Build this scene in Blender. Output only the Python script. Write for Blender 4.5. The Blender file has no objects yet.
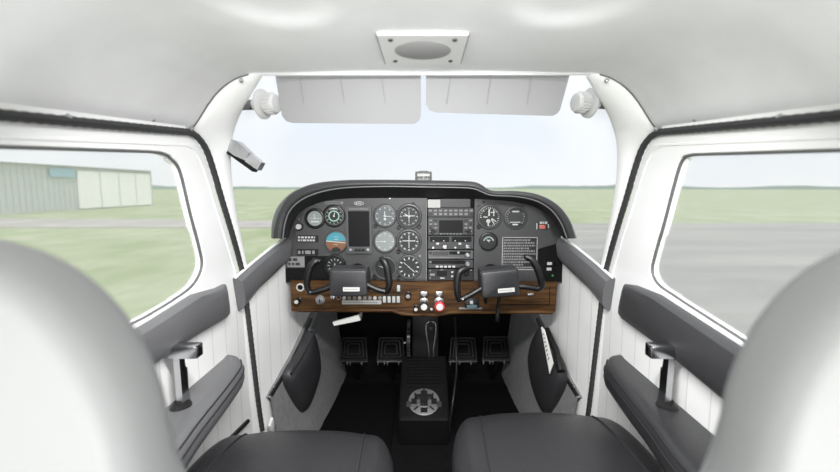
import bpy, bmesh, math, random
from mathutils import Vector, Matrix
from mathutils.geometry import tessellate_polygon
random.seed(7)
C = bpy.context.scene.collection
SC = bpy.context.scene
PI = math.pi
F = 420.0; CX = 424.0; CY = 236.0
PIT = math.atan(48/420); cp, sp = math.cos(PIT), math.sin(PIT)

# ------------------------------------------------------------------ surveying
def ray(px, py):
    u = (px-CX)/F; v = (CY-py)/F
    return Vector((u, cp+v*sp, -sp+v*cp))
def aY(px, py, Y): r = ray(px, py); return r*(Y/r.y)
def aX(px, py, X): r = ray(px, py); return r*(X/r.x)
def aZ(px, py, z): r = ray(px, py); return r*(z/r.z)
def hw(Y, z=-.4):
    """cabin half width"""
    pts = [(-2, .505), (1.12, .505), (1.39, .463), (1.95, .425)]
    w = pts[-1][1]
    for (a, b), (c, d) in zip(pts, pts[1:]):
        if a <= Y <= c: w = b+(d-b)*(Y-a)/(c-a); break
    if z > -.2: w -= (z+.2)*.06
    return w
def aW(px, py, off=0.0):
    """point on a cabin side wall, moved inward by off"""
    r = ray(px, py); s = 1 if r.x > 0 else -1
    p = r*(s*.5/r.x)
    for _ in range(12): p = r*(s*(hw(p.y, p.z)-off)/r.x)
    return p
YP = 1.385
KP = 1.4/F                        # metres per pixel on the instrument panel

# ------------------------------------------------------------------ materials
def lin(c): return c/12.92 if c <= .04045 else ((c+.055)/1.055)**2.4
def rgb(r, g, b): return (lin(r/255), lin(g/255), lin(b/255), 1)
MATS = {}
def mat(name, col, rough=.5, metal=0.0, bump=0.0, bscale=200.0, var=0.0, vscale=6.0, spec=None, coat=0.0, emit=0.0, stretch=(1,1,1)):
    if name in MATS: return MATS[name]
    m = bpy.data.materials.new(name); m.use_nodes = True
    nt = m.node_tree; b = nt.nodes['Principled BSDF']
    b.inputs['Base Color'].default_value = col
    b.inputs['Roughness'].default_value = rough; b.inputs['Metallic'].default_value = metal
    if spec is not None: b.inputs['Specular IOR Level'].default_value = spec
    if coat: b.inputs['Coat Weight'].default_value = coat
    if emit:
        b.inputs['Emission Color'].default_value = col; b.inputs['Emission Strength'].default_value = emit
    tc = nt.nodes.new('ShaderNodeTexCoord'); mp = nt.nodes.new('ShaderNodeMapping')
    mp.inputs['Scale'].default_value = stretch
    nt.links.new(tc.outputs['Object'], mp.inputs['Vector'])
    if var:
        n = nt.nodes.new('ShaderNodeTexNoise'); n.inputs['Scale'].default_value = vscale; n.inputs['Detail'].default_value = 5
        nt.links.new(mp.outputs['Vector'], n.inputs['Vector'])
        r = nt.nodes.new('ShaderNodeMapRange'); r.inputs['From Min'].default_value = .3; r.inputs['From Max'].default_value = .7
        r.inputs['To Min'].default_value = 1-var; r.inputs['To Max'].default_value = 1+var
        nt.links.new(n.outputs['Fac'], r.inputs['Value'])
        mx = nt.nodes.new('ShaderNodeVectorMath'); mx.operation = 'SCALE'; mx.inputs[0].default_value = col[:3]
        nt.links.new(r.outputs['Result'], mx.inputs['Scale']); nt.links.new(mx.outputs['Vector'], b.inputs['Base Color'])
    if bump:
        n = nt.nodes.new('ShaderNodeTexNoise'); n.inputs['Scale'].default_value = bscale; n.inputs['Detail'].default_value = 3
        nt.links.new(mp.outputs['Vector'], n.inputs['Vector'])
        bp = nt.nodes.new('ShaderNodeBump'); bp.inputs['Strength'].default_value = bump; bp.inputs['Distance'].default_value = .002
        nt.links.new(n.outputs['Fac'], bp.inputs['Height']); nt.links.new(bp.outputs['Normal'], b.inputs['Normal'])
    MATS[name] = m; return m

M_white = mat('white_paint', rgb(236,236,235), .45, bump=.05, bscale=120, var=.015, vscale=4)
M_head = mat('headliner_plastic', rgb(236,236,237), .55, bump=.12, bscale=260, var=.04, vscale=9)
M_grey = mat('panel_grey', rgb(62,62,63), .42, bump=.1, bscale=700, var=.04, vscale=5)
M_dgrey = mat('dark_grey_metal', rgb(44,44,46), .42)
M_black = mat('black_plastic', rgb(10,10,11), .4)
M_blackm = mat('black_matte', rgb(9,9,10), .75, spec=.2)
M_under = mat('hood_underside', rgb(22,22,23), .75, bump=.3, bscale=300)
M_hood = mat('hood_vinyl', rgb(42,42,43), .36, bump=.2, bscale=400)
M_pad = mat('grey_vinyl_pad', rgb(98,98,100), .36, bump=.25, bscale=350, var=.05)
M_pad_shade = mat('shaded_vinyl_pad', rgb(60,60,62), .38, bump=.25, bscale=350, var=.05)  # pad vinyl with the right door sill's shading put into the colour
M_leath = mat('charcoal_leather', rgb(44,44,46), .34, bump=.35, bscale=260, var=.06, vscale=9)
M_seam = mat('leather_piping', rgb(38,38,40), .4)
M_seat = mat('pale_seat_vinyl', rgb(168,168,169), .6, bump=.1, bscale=200)
M_chrome = mat('chrome', rgb(196,196,199), .18, 1.0)
M_steel = mat('brushed_steel', rgb(185,185,188), .32, 1.0)
M_seal = mat('rubber_seal', rgb(48,48,49), .6)
M_gask = mat('window_gasket', rgb(95,95,96), .6)
M_carp = mat('charcoal_carpet', rgb(20,20,21), .95, spec=.05, bump=.9, bscale=420, var=.15, vscale=60)
M_kick = mat('grey_carpet', rgb(118,118,119), .95, bump=.8, bscale=420, var=.12, vscale=50)
M_mat = mat('rubber_floor_mat', rgb(13,13,14), .85, spec=.05, bump=.5, bscale=300)
M_lblw = mat('label_white', rgb(180,180,177), .6)
M_lblg = mat('label_grey', rgb(126,126,126), .6)
M_mark = mat('dial_white', rgb(186,190,187), .6)
M_markg = mat('dial_mint', rgb(150,180,166), .6)
M_dial = mat('dial_black', rgb(13,15,16), .5)
M_dialg = mat('dial_grey', rgb(82,88,90), .45)
M_dialm = mat('dial_pale', rgb(128,134,133), .45)
M_bez = mat('bezel_black', rgb(26,26,27), .3)
M_bezg = mat('bezel_grey', rgb(74,74,75), .35)
M_screen = mat('dark_screen', rgb(20,20,22), .4, spec=.15)
M_radio = mat('radio_face', rgb(48,48,50), .45)
M_radiod = mat('radio_face_dark', rgb(22,22,24), .45)
M_sky = mat('horizon_blue', rgb(62,136,150), .5)
M_earth = mat('horizon_brown', rgb(118,78,52), .5)
M_red = mat('red_plastic', rgb(196,30,48), .35, coat=.4)
M_salmon = mat('red_rocker', rgb(190,104,92), .5)
M_teal = mat('teal_glass', rgb(96,120,124), .3)
M_green = mat('green_lamp', rgb(60,140,80), .4)
M_pocket = mat('map_pocket_vinyl', rgb(48,48,50), .5, bump=.4, bscale=160, var=.08)
M_visor_ = None

def wood():
    m = bpy.data.materials.new('walnut_wood'); m.use_nodes = True; nt = m.node_tree; b = nt.nodes['Principled BSDF']
    tc = nt.nodes.new('ShaderNodeTexCoord'); mp = nt.nodes.new('ShaderNodeMapping'); mp.inputs['Scale'].default_value = (3, 3, 40)
    n = nt.nodes.new('ShaderNodeTexNoise'); n.inputs['Scale'].default_value = 2.2; n.inputs['Detail'].default_value = 8; n.inputs['Distortion'].default_value = .6
    nt.links.new(tc.outputs['Object'], mp.inputs['Vector']); nt.links.new(mp.outputs['Vector'], n.inputs['Vector'])
    r = nt.nodes.new('ShaderNodeValToRGB'); e = r.color_ramp.elements
    e[0].position = .3; e[0].color = rgb(32,21,10); e[1].position = .72; e[1].color = rgb(98,70,38)
    x = r.color_ramp.elements.new(.5); x.color = rgb(72,48,24)
    nt.links.new(n.outputs['Fac'], r.inputs['Fac']); nt.links.new(r.outputs['Color'], b.inputs['Base Color'])
    b.inputs['Roughness'].default_value = .6; b.inputs['Specular IOR Level'].default_value = .2
    return m
M_wood = wood()

def grooved():
    """white trim panel with fine vertical grooves every few centimetres"""
    m = bpy.data.materials.new('grooved_white_panel'); m.use_nodes = True; nt = m.node_tree; b = nt.nodes['Principled BSDF']
    tc = nt.nodes.new('ShaderNodeTexCoord'); sx = nt.nodes.new('ShaderNodeSeparateXYZ'); nt.links.new(tc.outputs['Object'], sx.inputs[0])
    def math_(op, a, bb=None):
        n = nt.nodes.new('ShaderNodeMath'); n.operation = op
        if hasattr(a, 'links'): nt.links.new(a, n.inputs[0])
        else: n.inputs[0].default_value = a
        if bb is not None: n.inputs[1].default_value = bb
        return n.outputs[0]
    a = math_('MULTIPLY', sx.outputs['Y'], 15.0); f = math_('FRACT', a); g = math_('LESS_THAN', f, .05)
    mx = nt.nodes.new('ShaderNodeMix'); mx.data_type = 'RGBA'
    mx.inputs['A'].default_value = rgb(238,238,236); mx.inputs['B'].default_value = rgb(212,212,211)
    nt.links.new(g, mx.inputs['Factor'])
    no = nt.nodes.new('ShaderNodeTexNoise'); no.inputs['Scale'].default_value = 9; no.inputs['Detail'].default_value = 6
    nt.links.new(tc.outputs['Object'], no.inputs['Vector'])
    mr = nt.nodes.new('ShaderNodeMapRange'); mr.inputs['To Min'].default_value = .9; mr.inputs['To Max'].default_value = 1.06
    nt.links.new(no.outputs['Fac'], mr.inputs['Value'])
    vm = nt.nodes.new('ShaderNodeVectorMath'); vm.operation = 'SCALE'
    nt.links.new(mx.outputs['Result'], vm.inputs[0]); nt.links.new(mr.outputs['Result'], vm.inputs['Scale'])
    nt.links.new(vm.outputs['Vector'], b.inputs['Base Color']); b.inputs['Roughness'].default_value = .5
    return m
M_groove = grooved()

def glass(name, haze, tint=(1,1,1,1)):
    m = bpy.data.materials.new(name); m.use_nodes = True; nt = m.node_tree; nt.nodes.clear()
    o = nt.nodes.new('ShaderNodeOutputMaterial'); t = nt.nodes.new('ShaderNodeBsdfTransparent'); t.inputs['Color'].default_value = tint
    tr = nt.nodes.new('ShaderNodeBsdfTranslucent'); tr.inputs['Color'].default_value = (1,1,1,1)
    g = nt.nodes.new('ShaderNodeBsdfGlossy'); g.inputs['Roughness'].default_value = .03
    m1 = nt.nodes.new('ShaderNodeMixShader'); m1.inputs['Fac'].default_value = haze
    m2 = nt.nodes.new('ShaderNodeMixShader')
    lf = nt.nodes.new('ShaderNodeLayerWeight'); lf.inputs['Blend'].default_value = .5
    pw = nt.nodes.new('ShaderNodeMath'); pw.operation = 'POWER'; nt.links.new(lf.outputs['Facing'], pw.inputs[0]); pw.inputs[1].default_value = 5
    lw = nt.nodes.new('ShaderNodeMath'); lw.operation = 'MULTIPLY_ADD'; nt.links.new(pw.outputs[0], lw.inputs[0]); lw.inputs[1].default_value = .3; lw.inputs[2].default_value = .03
    nt.links.new(t.outputs[0], m1.inputs[1]); nt.links.new(tr.outputs[0], m1.inputs[2])
    nt.links.new(lw.outputs[0], m2.inputs['Fac']); nt.links.new(m1.outputs[0], m2.inputs[1]); nt.links.new(g.outputs[0], m2.inputs[2])
    nt.links.new(m2.outputs[0], o.inputs['Surface'])
    return m
M_glass = glass('door_window_acrylic', .26)
M_wind = glass('windshield_acrylic', .16)

def visor_mat():
    m = bpy.data.materials.new('visor_plastic'); m.use_nodes = True; nt = m.node_tree; nt.nodes.clear()
    o = nt.nodes.new('ShaderNodeOutputMaterial'); d = nt.nodes.new('ShaderNodeBsdfDiffuse'); d.inputs['Color'].default_value = rgb(186,186,187)
    t = nt.nodes.new('ShaderNodeBsdfTranslucent'); t.inputs['Color'].default_value = rgb(170,170,171)
    mx = nt.nodes.new('ShaderNodeMixShader'); mx.inputs['Fac'].default_value = .45
    nt.links.new(d.outputs[0], mx.inputs[1]); nt.links.new(t.outputs[0], mx.inputs[2]); nt.links.new(mx.outputs[0], o.inputs['Surface'])
    return m
M_visor = visor_mat()

# ------------------------------------------------------------------ mesh tools
def tag(o, label=None, cat=None, group=None, kind=None):
    if label: o['label'] = label
    if cat: o['category'] = cat
    if group: o['group'] = group
    if kind: o['kind'] = kind
    return o
def thing(name, label, cat, loc=(0,0,0), group=None, kind=None):
    o = bpy.data.objects.new(name, None); C.objects.link(o); o.location = loc; o.empty_display_size = .05
    return tag(o, label, cat, group, kind)
def mk(name, bm, mats, parent=None, label=None, local=False, ang=38, kind=None):
    """link a bmesh (world coordinates unless local) as ONE object"""
    me = bpy.data.meshes.new(name)
    if parent is not None and not local:
        off = Vector(parent.location); q = parent.parent
        while q is not None: off = off+Vector(q.location); q = q.parent
        bmesh.ops.translate(bm, verts=bm.verts, vec=-off)
    bmesh.ops.recalc_face_normals(bm, faces=bm.faces)
    bm.to_mesh(me); bm.free()
    for m in (mats if isinstance(mats, (list, tuple)) else [mats]): me.materials.append(m)
    for p in me.polygons: p.use_smooth = True
    me.set_sharp_from_angle(angle=math.radians(ang))
    o = bpy.data.objects.new(name, me); C.objects.link(o)
    if parent is not None: o.parent = parent
    if label: o['label'] = label
    if kind: o['kind'] = kind
    return o
def solo(name, bm, mats, label, cat, group=None, loc=None, ang=38):
    """a thing that is one mesh, origin at its base"""
    if loc is None:
        vs = [v.co for v in bm.verts]; n = len(vs)
        loc = Vector((sum(v.x for v in vs)/n, sum(v.y for v in vs)/n, min(v.z for v in vs)))
    bmesh.ops.translate(bm, verts=bm.verts, vec=-Vector(loc))
    o = mk(name, bm, mats, None, ang=ang); o.location = loc
    return tag(o, label, cat, group)
def NB(): return bmesh.new()
def box(bm, c, s, M=None, bev=0, seg=2, mi=0):
    r = bmesh.ops.create_cube(bm, size=1); vs = r['verts']
    for v in vs: v.co = Vector((v.co.x*s[0], v.co.y*s[1], v.co.z*s[2]))
    fs = list({f for v in vs for f in v.link_faces})
    if bev:
        es = list({e for v in vs for e in v.link_edges})
        rr = bmesh.ops.bevel(bm, geom=es, offset=bev, segments=seg, affect='EDGES', profile=.5)
        vs = list({v for f in rr['faces'] for v in f.verts} | {v for f in bm.faces if f.is_valid and f in fs for v in f.verts})
        seen = set(vs); st = list(vs)
        while st:
            v = st.pop()
            for e in v.link_edges:
                w = e.other_vert(v)
                if w not in seen: seen.add(w); st.append(w)
        vs = list(seen)
    T = Matrix.Translation(Vector(c))
    T = (M @ T) if M is not None else T
    for v in vs: v.co = T @ v.co
    for f in {f for v in vs for f in v.link_faces}: f.material_index = mi
    return vs
def loft(bm, curves, close_u=False, close_v=False, mi=0, caps=False):
    rows = [[bm.verts.new(p) for p in c] for c in curves]
    R = len(rows); n = len(rows[0])
    for i in range(R if close_v else R-1):
        a, b = rows[i], rows[(i+1) % R]
        for j in range(n if close_u else n-1):
            k = (j+1) % n
            try: f = bm.faces.new((a[j], a[k], b[k], b[j])); f.material_index = mi
            except ValueError: pass
    if caps:
        for r in (rows[0], rows[-1]):
            try: f = bm.faces.new(r); f.material_index = mi
            except ValueError: pass
    return rows
def tube(bm, pts, r, seg=10, closed=False, mi=0, caps=True, flat=1.0):
    pts = [Vector(p) for p in pts]; n = len(pts)
    rs = r if isinstance(r, (list, tuple)) else [r]*n
    rings = []; nrm = None
    for i, p in enumerate(pts):
        a = pts[(i-1) % n] if (closed or i > 0) else p
        b = pts[(i+1) % n] if (closed or i < n-1) else p
        t = (b-a).normalized()
        if nrm is None:
            up = Vector((0,0,1)) if abs(t.z) < .9 else Vector((1,0,0))
            nrm = (up - t*up.dot(t)).normalized()
        else:
            nrm = nrm - t*nrm.dot(t)
            nrm = nrm.normalized() if nrm.length > 1e-6 else t.orthogonal().normalized()
        bi = t.cross(nrm)
        rings.append([p + nrm*(rs[i]*math.cos(2*PI*k/seg)) + bi*(rs[i]*flat*math.sin(2*PI*k/seg)) for k in range(seg)])
    loft(bm, rings, close_u=True, close_v=closed, mi=mi, caps=(caps and not closed))
def spline(pts, n=8, closed=False):
    """Catmull-Rom through points"""
    pts = [Vector(p) for p in pts]; N = len(pts); out = []
    for i in range(N if closed else N-1):
        p1, p2 = pts[i], pts[(i+1) % N]
        p0 = pts[i-1] if (i > 0 or closed) else p1*2-p2
        p3 = pts[(i+2) % N] if (i+2 < N or closed) else p2*2-p1
        for k in range(n):
            t = k/n
            out.append(.5*((2*p1)+(p2-p0)*t+(2*p0-5*p1+4*p2-p3)*t*t+(3*p1-p0-3*p2+p3)*t**3))
    if not closed: out.append(pts[-1])
    return out
def resample(pts, n):
    pts = [Vector(p) for p in pts]; L = [0]
    for a, b in zip(pts, pts[1:]): L.append(L[-1]+(b-a).length)
    out = []; j = 0
    for i in range(n):
        s = L[-1]*i/(n-1)
        while j < len(L)-2 and L[j+1] < s: j += 1
        t = (s-L[j])/max(L[j+1]-L[j], 1e-9); out.append(pts[j].lerp(pts[j+1], min(t, 1)))
    return out
def lathe(bm, prof, M, seg=36, mi=0):
    rings = []
    for r, h in prof:
        rings.append([M @ Vector((max(r, 1e-5)*math.cos(2*PI*k/seg), max(r, 1e-5)*math.sin(2*PI*k/seg), h)) for k in range(seg)])
    loft(bm, rings, close_u=True, mi=mi)
    for r in (0, -1):
        pass
    bmesh.ops.remove_doubles(bm, verts=bm.verts, dist=2e-5)
def prism(bm, poly, y0, y1, M, mi=0):
    """2-D polygon (local x,y) extruded between local z y0..y1"""
    a = [bm.verts.new(M @ Vector((x, y, y0))) for x, y in poly]; b = [bm.verts.new(M @ Vector((x, y, y1))) for x, y in poly]
    n = len(poly); fs = []
    for i in range(n): fs.append(bm.faces.new((a[i], a[(i+1) % n], b[(i+1) % n], b[i])))
    fs.append(bm.faces.new(b)); fs.append(bm.faces.new(a[::-1]))
    for f in fs: f.material_index = mi
def flat(bm, poly, h, M, mi=0):
    f = bm.faces.new([bm.verts.new(M @ Vector((x, y, h))) for x, y in poly]); f.material_index = mi
def rect(x0, y0, x1, y1): return [(x0, y0), (x1, y0), (x1, y1), (x0, y1)]
def rrect(x0, y0, x1, y1, r, n=5):
    out = []
    for cx, cy, a in ((x1-r, y0+r, -PI/2), (x1-r, y1-r, 0), (x0+r, y1-r, PI/2), (x0+r, y0+r, PI)):
        for k in range(n+1): t = a+PI/2*k/n; out.append((cx+r*math.cos(t), cy+r*math.sin(t)))
    return out
def circ(cx, cy, r, n=20): return [(cx+r*math.cos(2*PI*k/n), cy+r*math.sin(2*PI*k/n)) for k in range(n)]
def rot2(poly, a, c=(0,0)):
    ca, sa = math.cos(a), math.sin(a)
    return [(c[0]+(x-c[0])*ca-(y-c[1])*sa, c[1]+(x-c[0])*sa+(y-c[1])*ca) for x, y in poly]
def sgnpow(c, e): return math.copysign(abs(c)**e, c)
def superell(bm, c, rad, e1=.4, e2=.4, M=None, nu=28, nv=40, fn=None, mi=0):
    c = Vector(c); rings = []
    for i in range(nu+1):
        a = -PI/2+PI*i/nu; row = []
        for j in range(nv):
            b = 2*PI*j/nv
            p = Vector((rad[0]*sgnpow(math.cos(a), e1)*sgnpow(math.cos(b), e2), rad[1]*sgnpow(math.cos(a), e1)*sgnpow(math.sin(b), e2), rad[2]*sgnpow(math.sin(a), e1)))
            if fn: p = fn(p)
            if M is not None: p = M @ p
            row.append(c+p)
        rings.append(row)
    loft(bm, rings, close_u=True, mi=mi)
    bmesh.ops.remove_doubles(bm, verts=bm.verts, dist=1e-5)
RX90 = Matrix.Rotation(PI/2, 4, 'X')                     # local z -> towards the pilot
def face(px, py, Y=None):
    """frame on a plane facing the pilot: x right, y up, z out of the panel"""
    return Matrix.Translation(aY(px, py, YP if Y is None else Y)) @ RX90
def holed(bm, outer, holes, fn, mi=0):
    loops = [[Vector((a, b, 0)) for a, b in outer]]+[[Vector((a, b, 0)) for a, b in h] for h in holes]
    tri = tessellate_polygon(loops); al = [p for l in loops for p in l]
    vs = [bm.verts.new(fn(p.x, p.y)) for p in al]
    for t in tri:
        try: f = bm.faces.new([vs[i] for i in t]); f.material_index = mi
        except ValueError: pass
    return vs

# ------------------------------------------------------------------ outside: ground, sky, hangar
GZ = -1.9
bm = NB(); flat(bm, rect(-1500, -200, 1500, 2500), GZ, Matrix.Identity(4))
def ground_mat(name, c1, c2, scale, sc2=(1,1,1)):
    m = bpy.data.materials.new(name); m.use_nodes = True; nt = m.node_tree; b = nt.nodes['Principled BSDF']
    tc = nt.nodes.new('ShaderNodeTexCoord'); mp = nt.nodes.new('ShaderNodeMapping'); mp.inputs['Scale'].default_value = sc2
    n = nt.nodes.new('ShaderNodeTexNoise'); n.inputs['Scale'].default_value = scale; n.inputs['Detail'].default_value = 9; n.inputs['Roughness'].default_value = .65
    nt.links.new(tc.outputs['Object'], mp.inputs[0]); nt.links.new(mp.outputs[0], n.inputs[0])
    r = nt.nodes.new('ShaderNodeValToRGB'); r.color_ramp.elements[0].position = .35; r.color_ramp.elements[1].position = .66
    r.color_ramp.elements[0].color = c1; r.color_ramp.elements[1].color = c2
    nt.links.new(n.outputs['Fac'], r.inputs[0]); nt.links.new(r.outputs[0], b.inputs['Base Color'])
    b.inputs['Roughness'].default_value = .95; b.inputs['Specular IOR Level'].default_value = .1
    return m
mk('ground', bm, ground_mat('airfield_grass', rgb(146,162,118), rgb(182,188,158), .8, (1, .5, 1)), kind='structure')
bm = NB(); flat(bm, [(2.2, -20), (400, -20), (400, 26), (2.2, 22.5)], GZ+.015, Matrix.Identity(4))
mk('apron', bm, ground_mat('worn_tarmac', rgb(138,138,135), rgb(172,172,166), .25, (.35, 2, 1)), kind='structure')
bm = NB(); flat(bm, [(-60, 20.5), (-2, 20.0), (-2, 23.5), (-60, 30)], GZ+.015, Matrix.Identity(4))
mk('taxiway', bm, ground_mat('pale_taxiway', rgb(166,162,158), rgb(190,186,182), .5), kind='structure')
# distant low hills along the horizon
bm = NB(); top = []; bot = []
for i in range(241):
    a = math.radians(-75+150*i/240); R = 700
    h = 3.2+1.6*math.sin(i*.13)+1.2*math.sin(i*.31+1)+random.random()*.9
    top.append((R*math.sin(a), R*math.cos(a), GZ+max(h, 1.2)+1.2)); bot.append((R*math.sin(a), R*math.cos(a), GZ-1))
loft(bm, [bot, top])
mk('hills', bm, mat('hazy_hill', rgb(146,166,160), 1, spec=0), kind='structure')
# hangar beside the taxiway
hx = -30.2
hg = thing('hangar', 'long low grey hangar with a white door, seen through the left window', 'hangar', (hx-5, 36, GZ))
M_shed = mat('ribbed_grey_cladding', rgb(196,202,199), .7, var=.03, vscale=.8); M_shedw = mat('white_cladding', rgb(250,250,247), .7)
bm = NB(); y0, y1, h = 22, 47, 3.75
for k in range(100):
    ya = y0+(y1-y0)*k/100; yb = y0+(y1-y0)*(k+1)/100
    x = hx-(.02 if k % 2 else 0)
    flat(bm, [(0,0)]*0 or [(ya, 0), (yb, 0), (yb, h), (ya, h)], 0, Matrix(((0,0,1,x),(1,0,0,0),(0,1,0,GZ),(0,0,0,1))))
box(bm, (hx-6.2, (y0+y1)/2, GZ+h/2), (12, y1-y0, h))
mk('cladding', bm, M_shed, hg)
bm = NB(); loft(bm, [[(hx+.4, y0-.3, GZ+h), (hx-6, y0-.3, GZ+h+.25), (hx-12.6, y0-.3, GZ+h)], [(hx+.4, y1+.3, GZ+h), (hx-6, y1+.3, GZ+h+.25), (hx-12.6, y1+.3, GZ+h)]])
mk('roof', bm, mat('pale_roof', rgb(208,212,212), .7), hg)
bm = NB(); box(bm, (hx+.12, 41.6, GZ+1.75), (.16, 9.6, 3.3))
d = mk('hangar_door', bm, M_shedw, hg)
for k in range(1, 4):
    bm = NB(); box(bm, (hx+.22, 36.8+k*2.4, GZ+1.75), (.05, .08, 3.3)); mk('door_rib', bm, M_shed, d)
bm = NB(); box(bm, (hx+.12, 35.3, GZ+3.15), (.12, 2.4, .7)); mk('blue_sign', bm, mat('pale_blue_sheet', rgb(150,190,205), .5), hg, label='pale blue strip under the eaves')

# ------------------------------------------------------------------ cabin shell
# floor
bm = NB(); n = 14
rows = []
for i in range(n+1):
    Y = -.6+2.56*i/n; w = hw(Y)-.045 if Y > 1.2 else hw(Y)+.02
    rows.append([(-w+2*w*j/8, Y, -.9) for j in range(9)])
loft(bm, rows); mk('floor', bm, M_carp, kind='structure')
# firewall
bm = NB(); flat(bm, rect(-.46, -.9, .46, -.16), 0, Matrix.Translation((0, 1.95, 0)) @ RX90); mk('wall_front', bm, M_blackm, kind='structure')

# ceiling: flat middle, coved sides, two shallow oval pans
def ceil_z(x):
    a = abs(x)
    if a < .26: return .229-.004*(a/.26)**2
    kn = ((.26, .225), (.33, .2245), (.355, .2215), (.382, .2125), (.414, .191), (.444, .161), (.469, .132), (.500, .106))
    for (x0, z0), (x1, z1) in zip(kn, kn[1:]):
        if a <= x1: return z0+(z1-z0)*(a-x0)/(x1-x0)
    return .106
def yfront(x): return .852+.04*max(0, (abs(x)-.3)/.19)**2
def ceil(x, y):
    z = ceil_z(x)
    for s in (-1, 1):
        q = math.sqrt(((x-s*.182)/.088)**2+((y-.535)/.098)**2)
        if q < 1.0:
            t = min(1, (1.0-q)/.55); z += .005*(t*t*(3-2*t))
    z += .010*math.exp(-(((abs(x)-.182)/.12)**2+((y-.535)/.15)**2)*.6)*0
    z -= .075*max(0, .86-y)*max(0, (abs(x)-.30)/.193)**1.5
    return z
bm = NB(); rows = []
xs = [-.493+.986*j/120 for j in range(121)]
for i in range(101):
    rows.append([(x, -.45+(yfront(x)+.45)*i/100, ceil(x, -.45+(yfront(x)+.45)*i/100)) for x in xs])
loft(bm, rows)
loft(bm, [[(x, yfront(x), ceil(x, .86)) for x in xs], [(x, yfront(x)+.005, ceil(x, .86)-.002) for x in xs]])
mk('ceiling', bm, M_head, kind='structure', ang=60)
# header rail above the windshield
bm = NB(); tube(bm, [(-.33, .862, .2235), (.33, .862, .2245)], .003, 8); mk('trim_1', bm, mat('header_grey', rgb(190,190,190), .6), kind='structure')

# doors -------------------------------------------------------------------
def door_pts(pl):                                    # pixels on the right wall -> (Y, z)
    return [(p.y, p.z) for p in (aW(*q) for q in pl)]
OUT_PX = [(662,134), (653,140), (645,152), (638,172), (629,202), (618,238), (609,270), (604,305), (598,355), (592,405), (588,432)]
OUT = door_pts(OUT_PX)
OUTC = [(p.x, p.y) for p in (spline([Vector((a, b, 0)) for a, b in OUT], 6))]
TOPZ = OUT[0][1]
HOLE_PX = [(692,153), (682,156), (676,165), (669,190), (660,225), (651,258), (649,270), (651,279), (657,287), (670,296), (742,343)]
HOLE = door_pts(HOLE_PX)
HOLEC_R = [(p.x, p.y) for p in spline([Vector((a, b, 0)) for a, b in HOLE], 5)]
HOLE_L = door_pts([(150,150), (164,152), (176,159), (184,172), (193,210), (203,250), (205,264), (202,276), (194,288), (178,300), (148,318.5)])
HOLEC_L = [(p.x, p.y) for p in spline([Vector((a, b, 0)) for a, b in HOLE_L], 5)]
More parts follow.
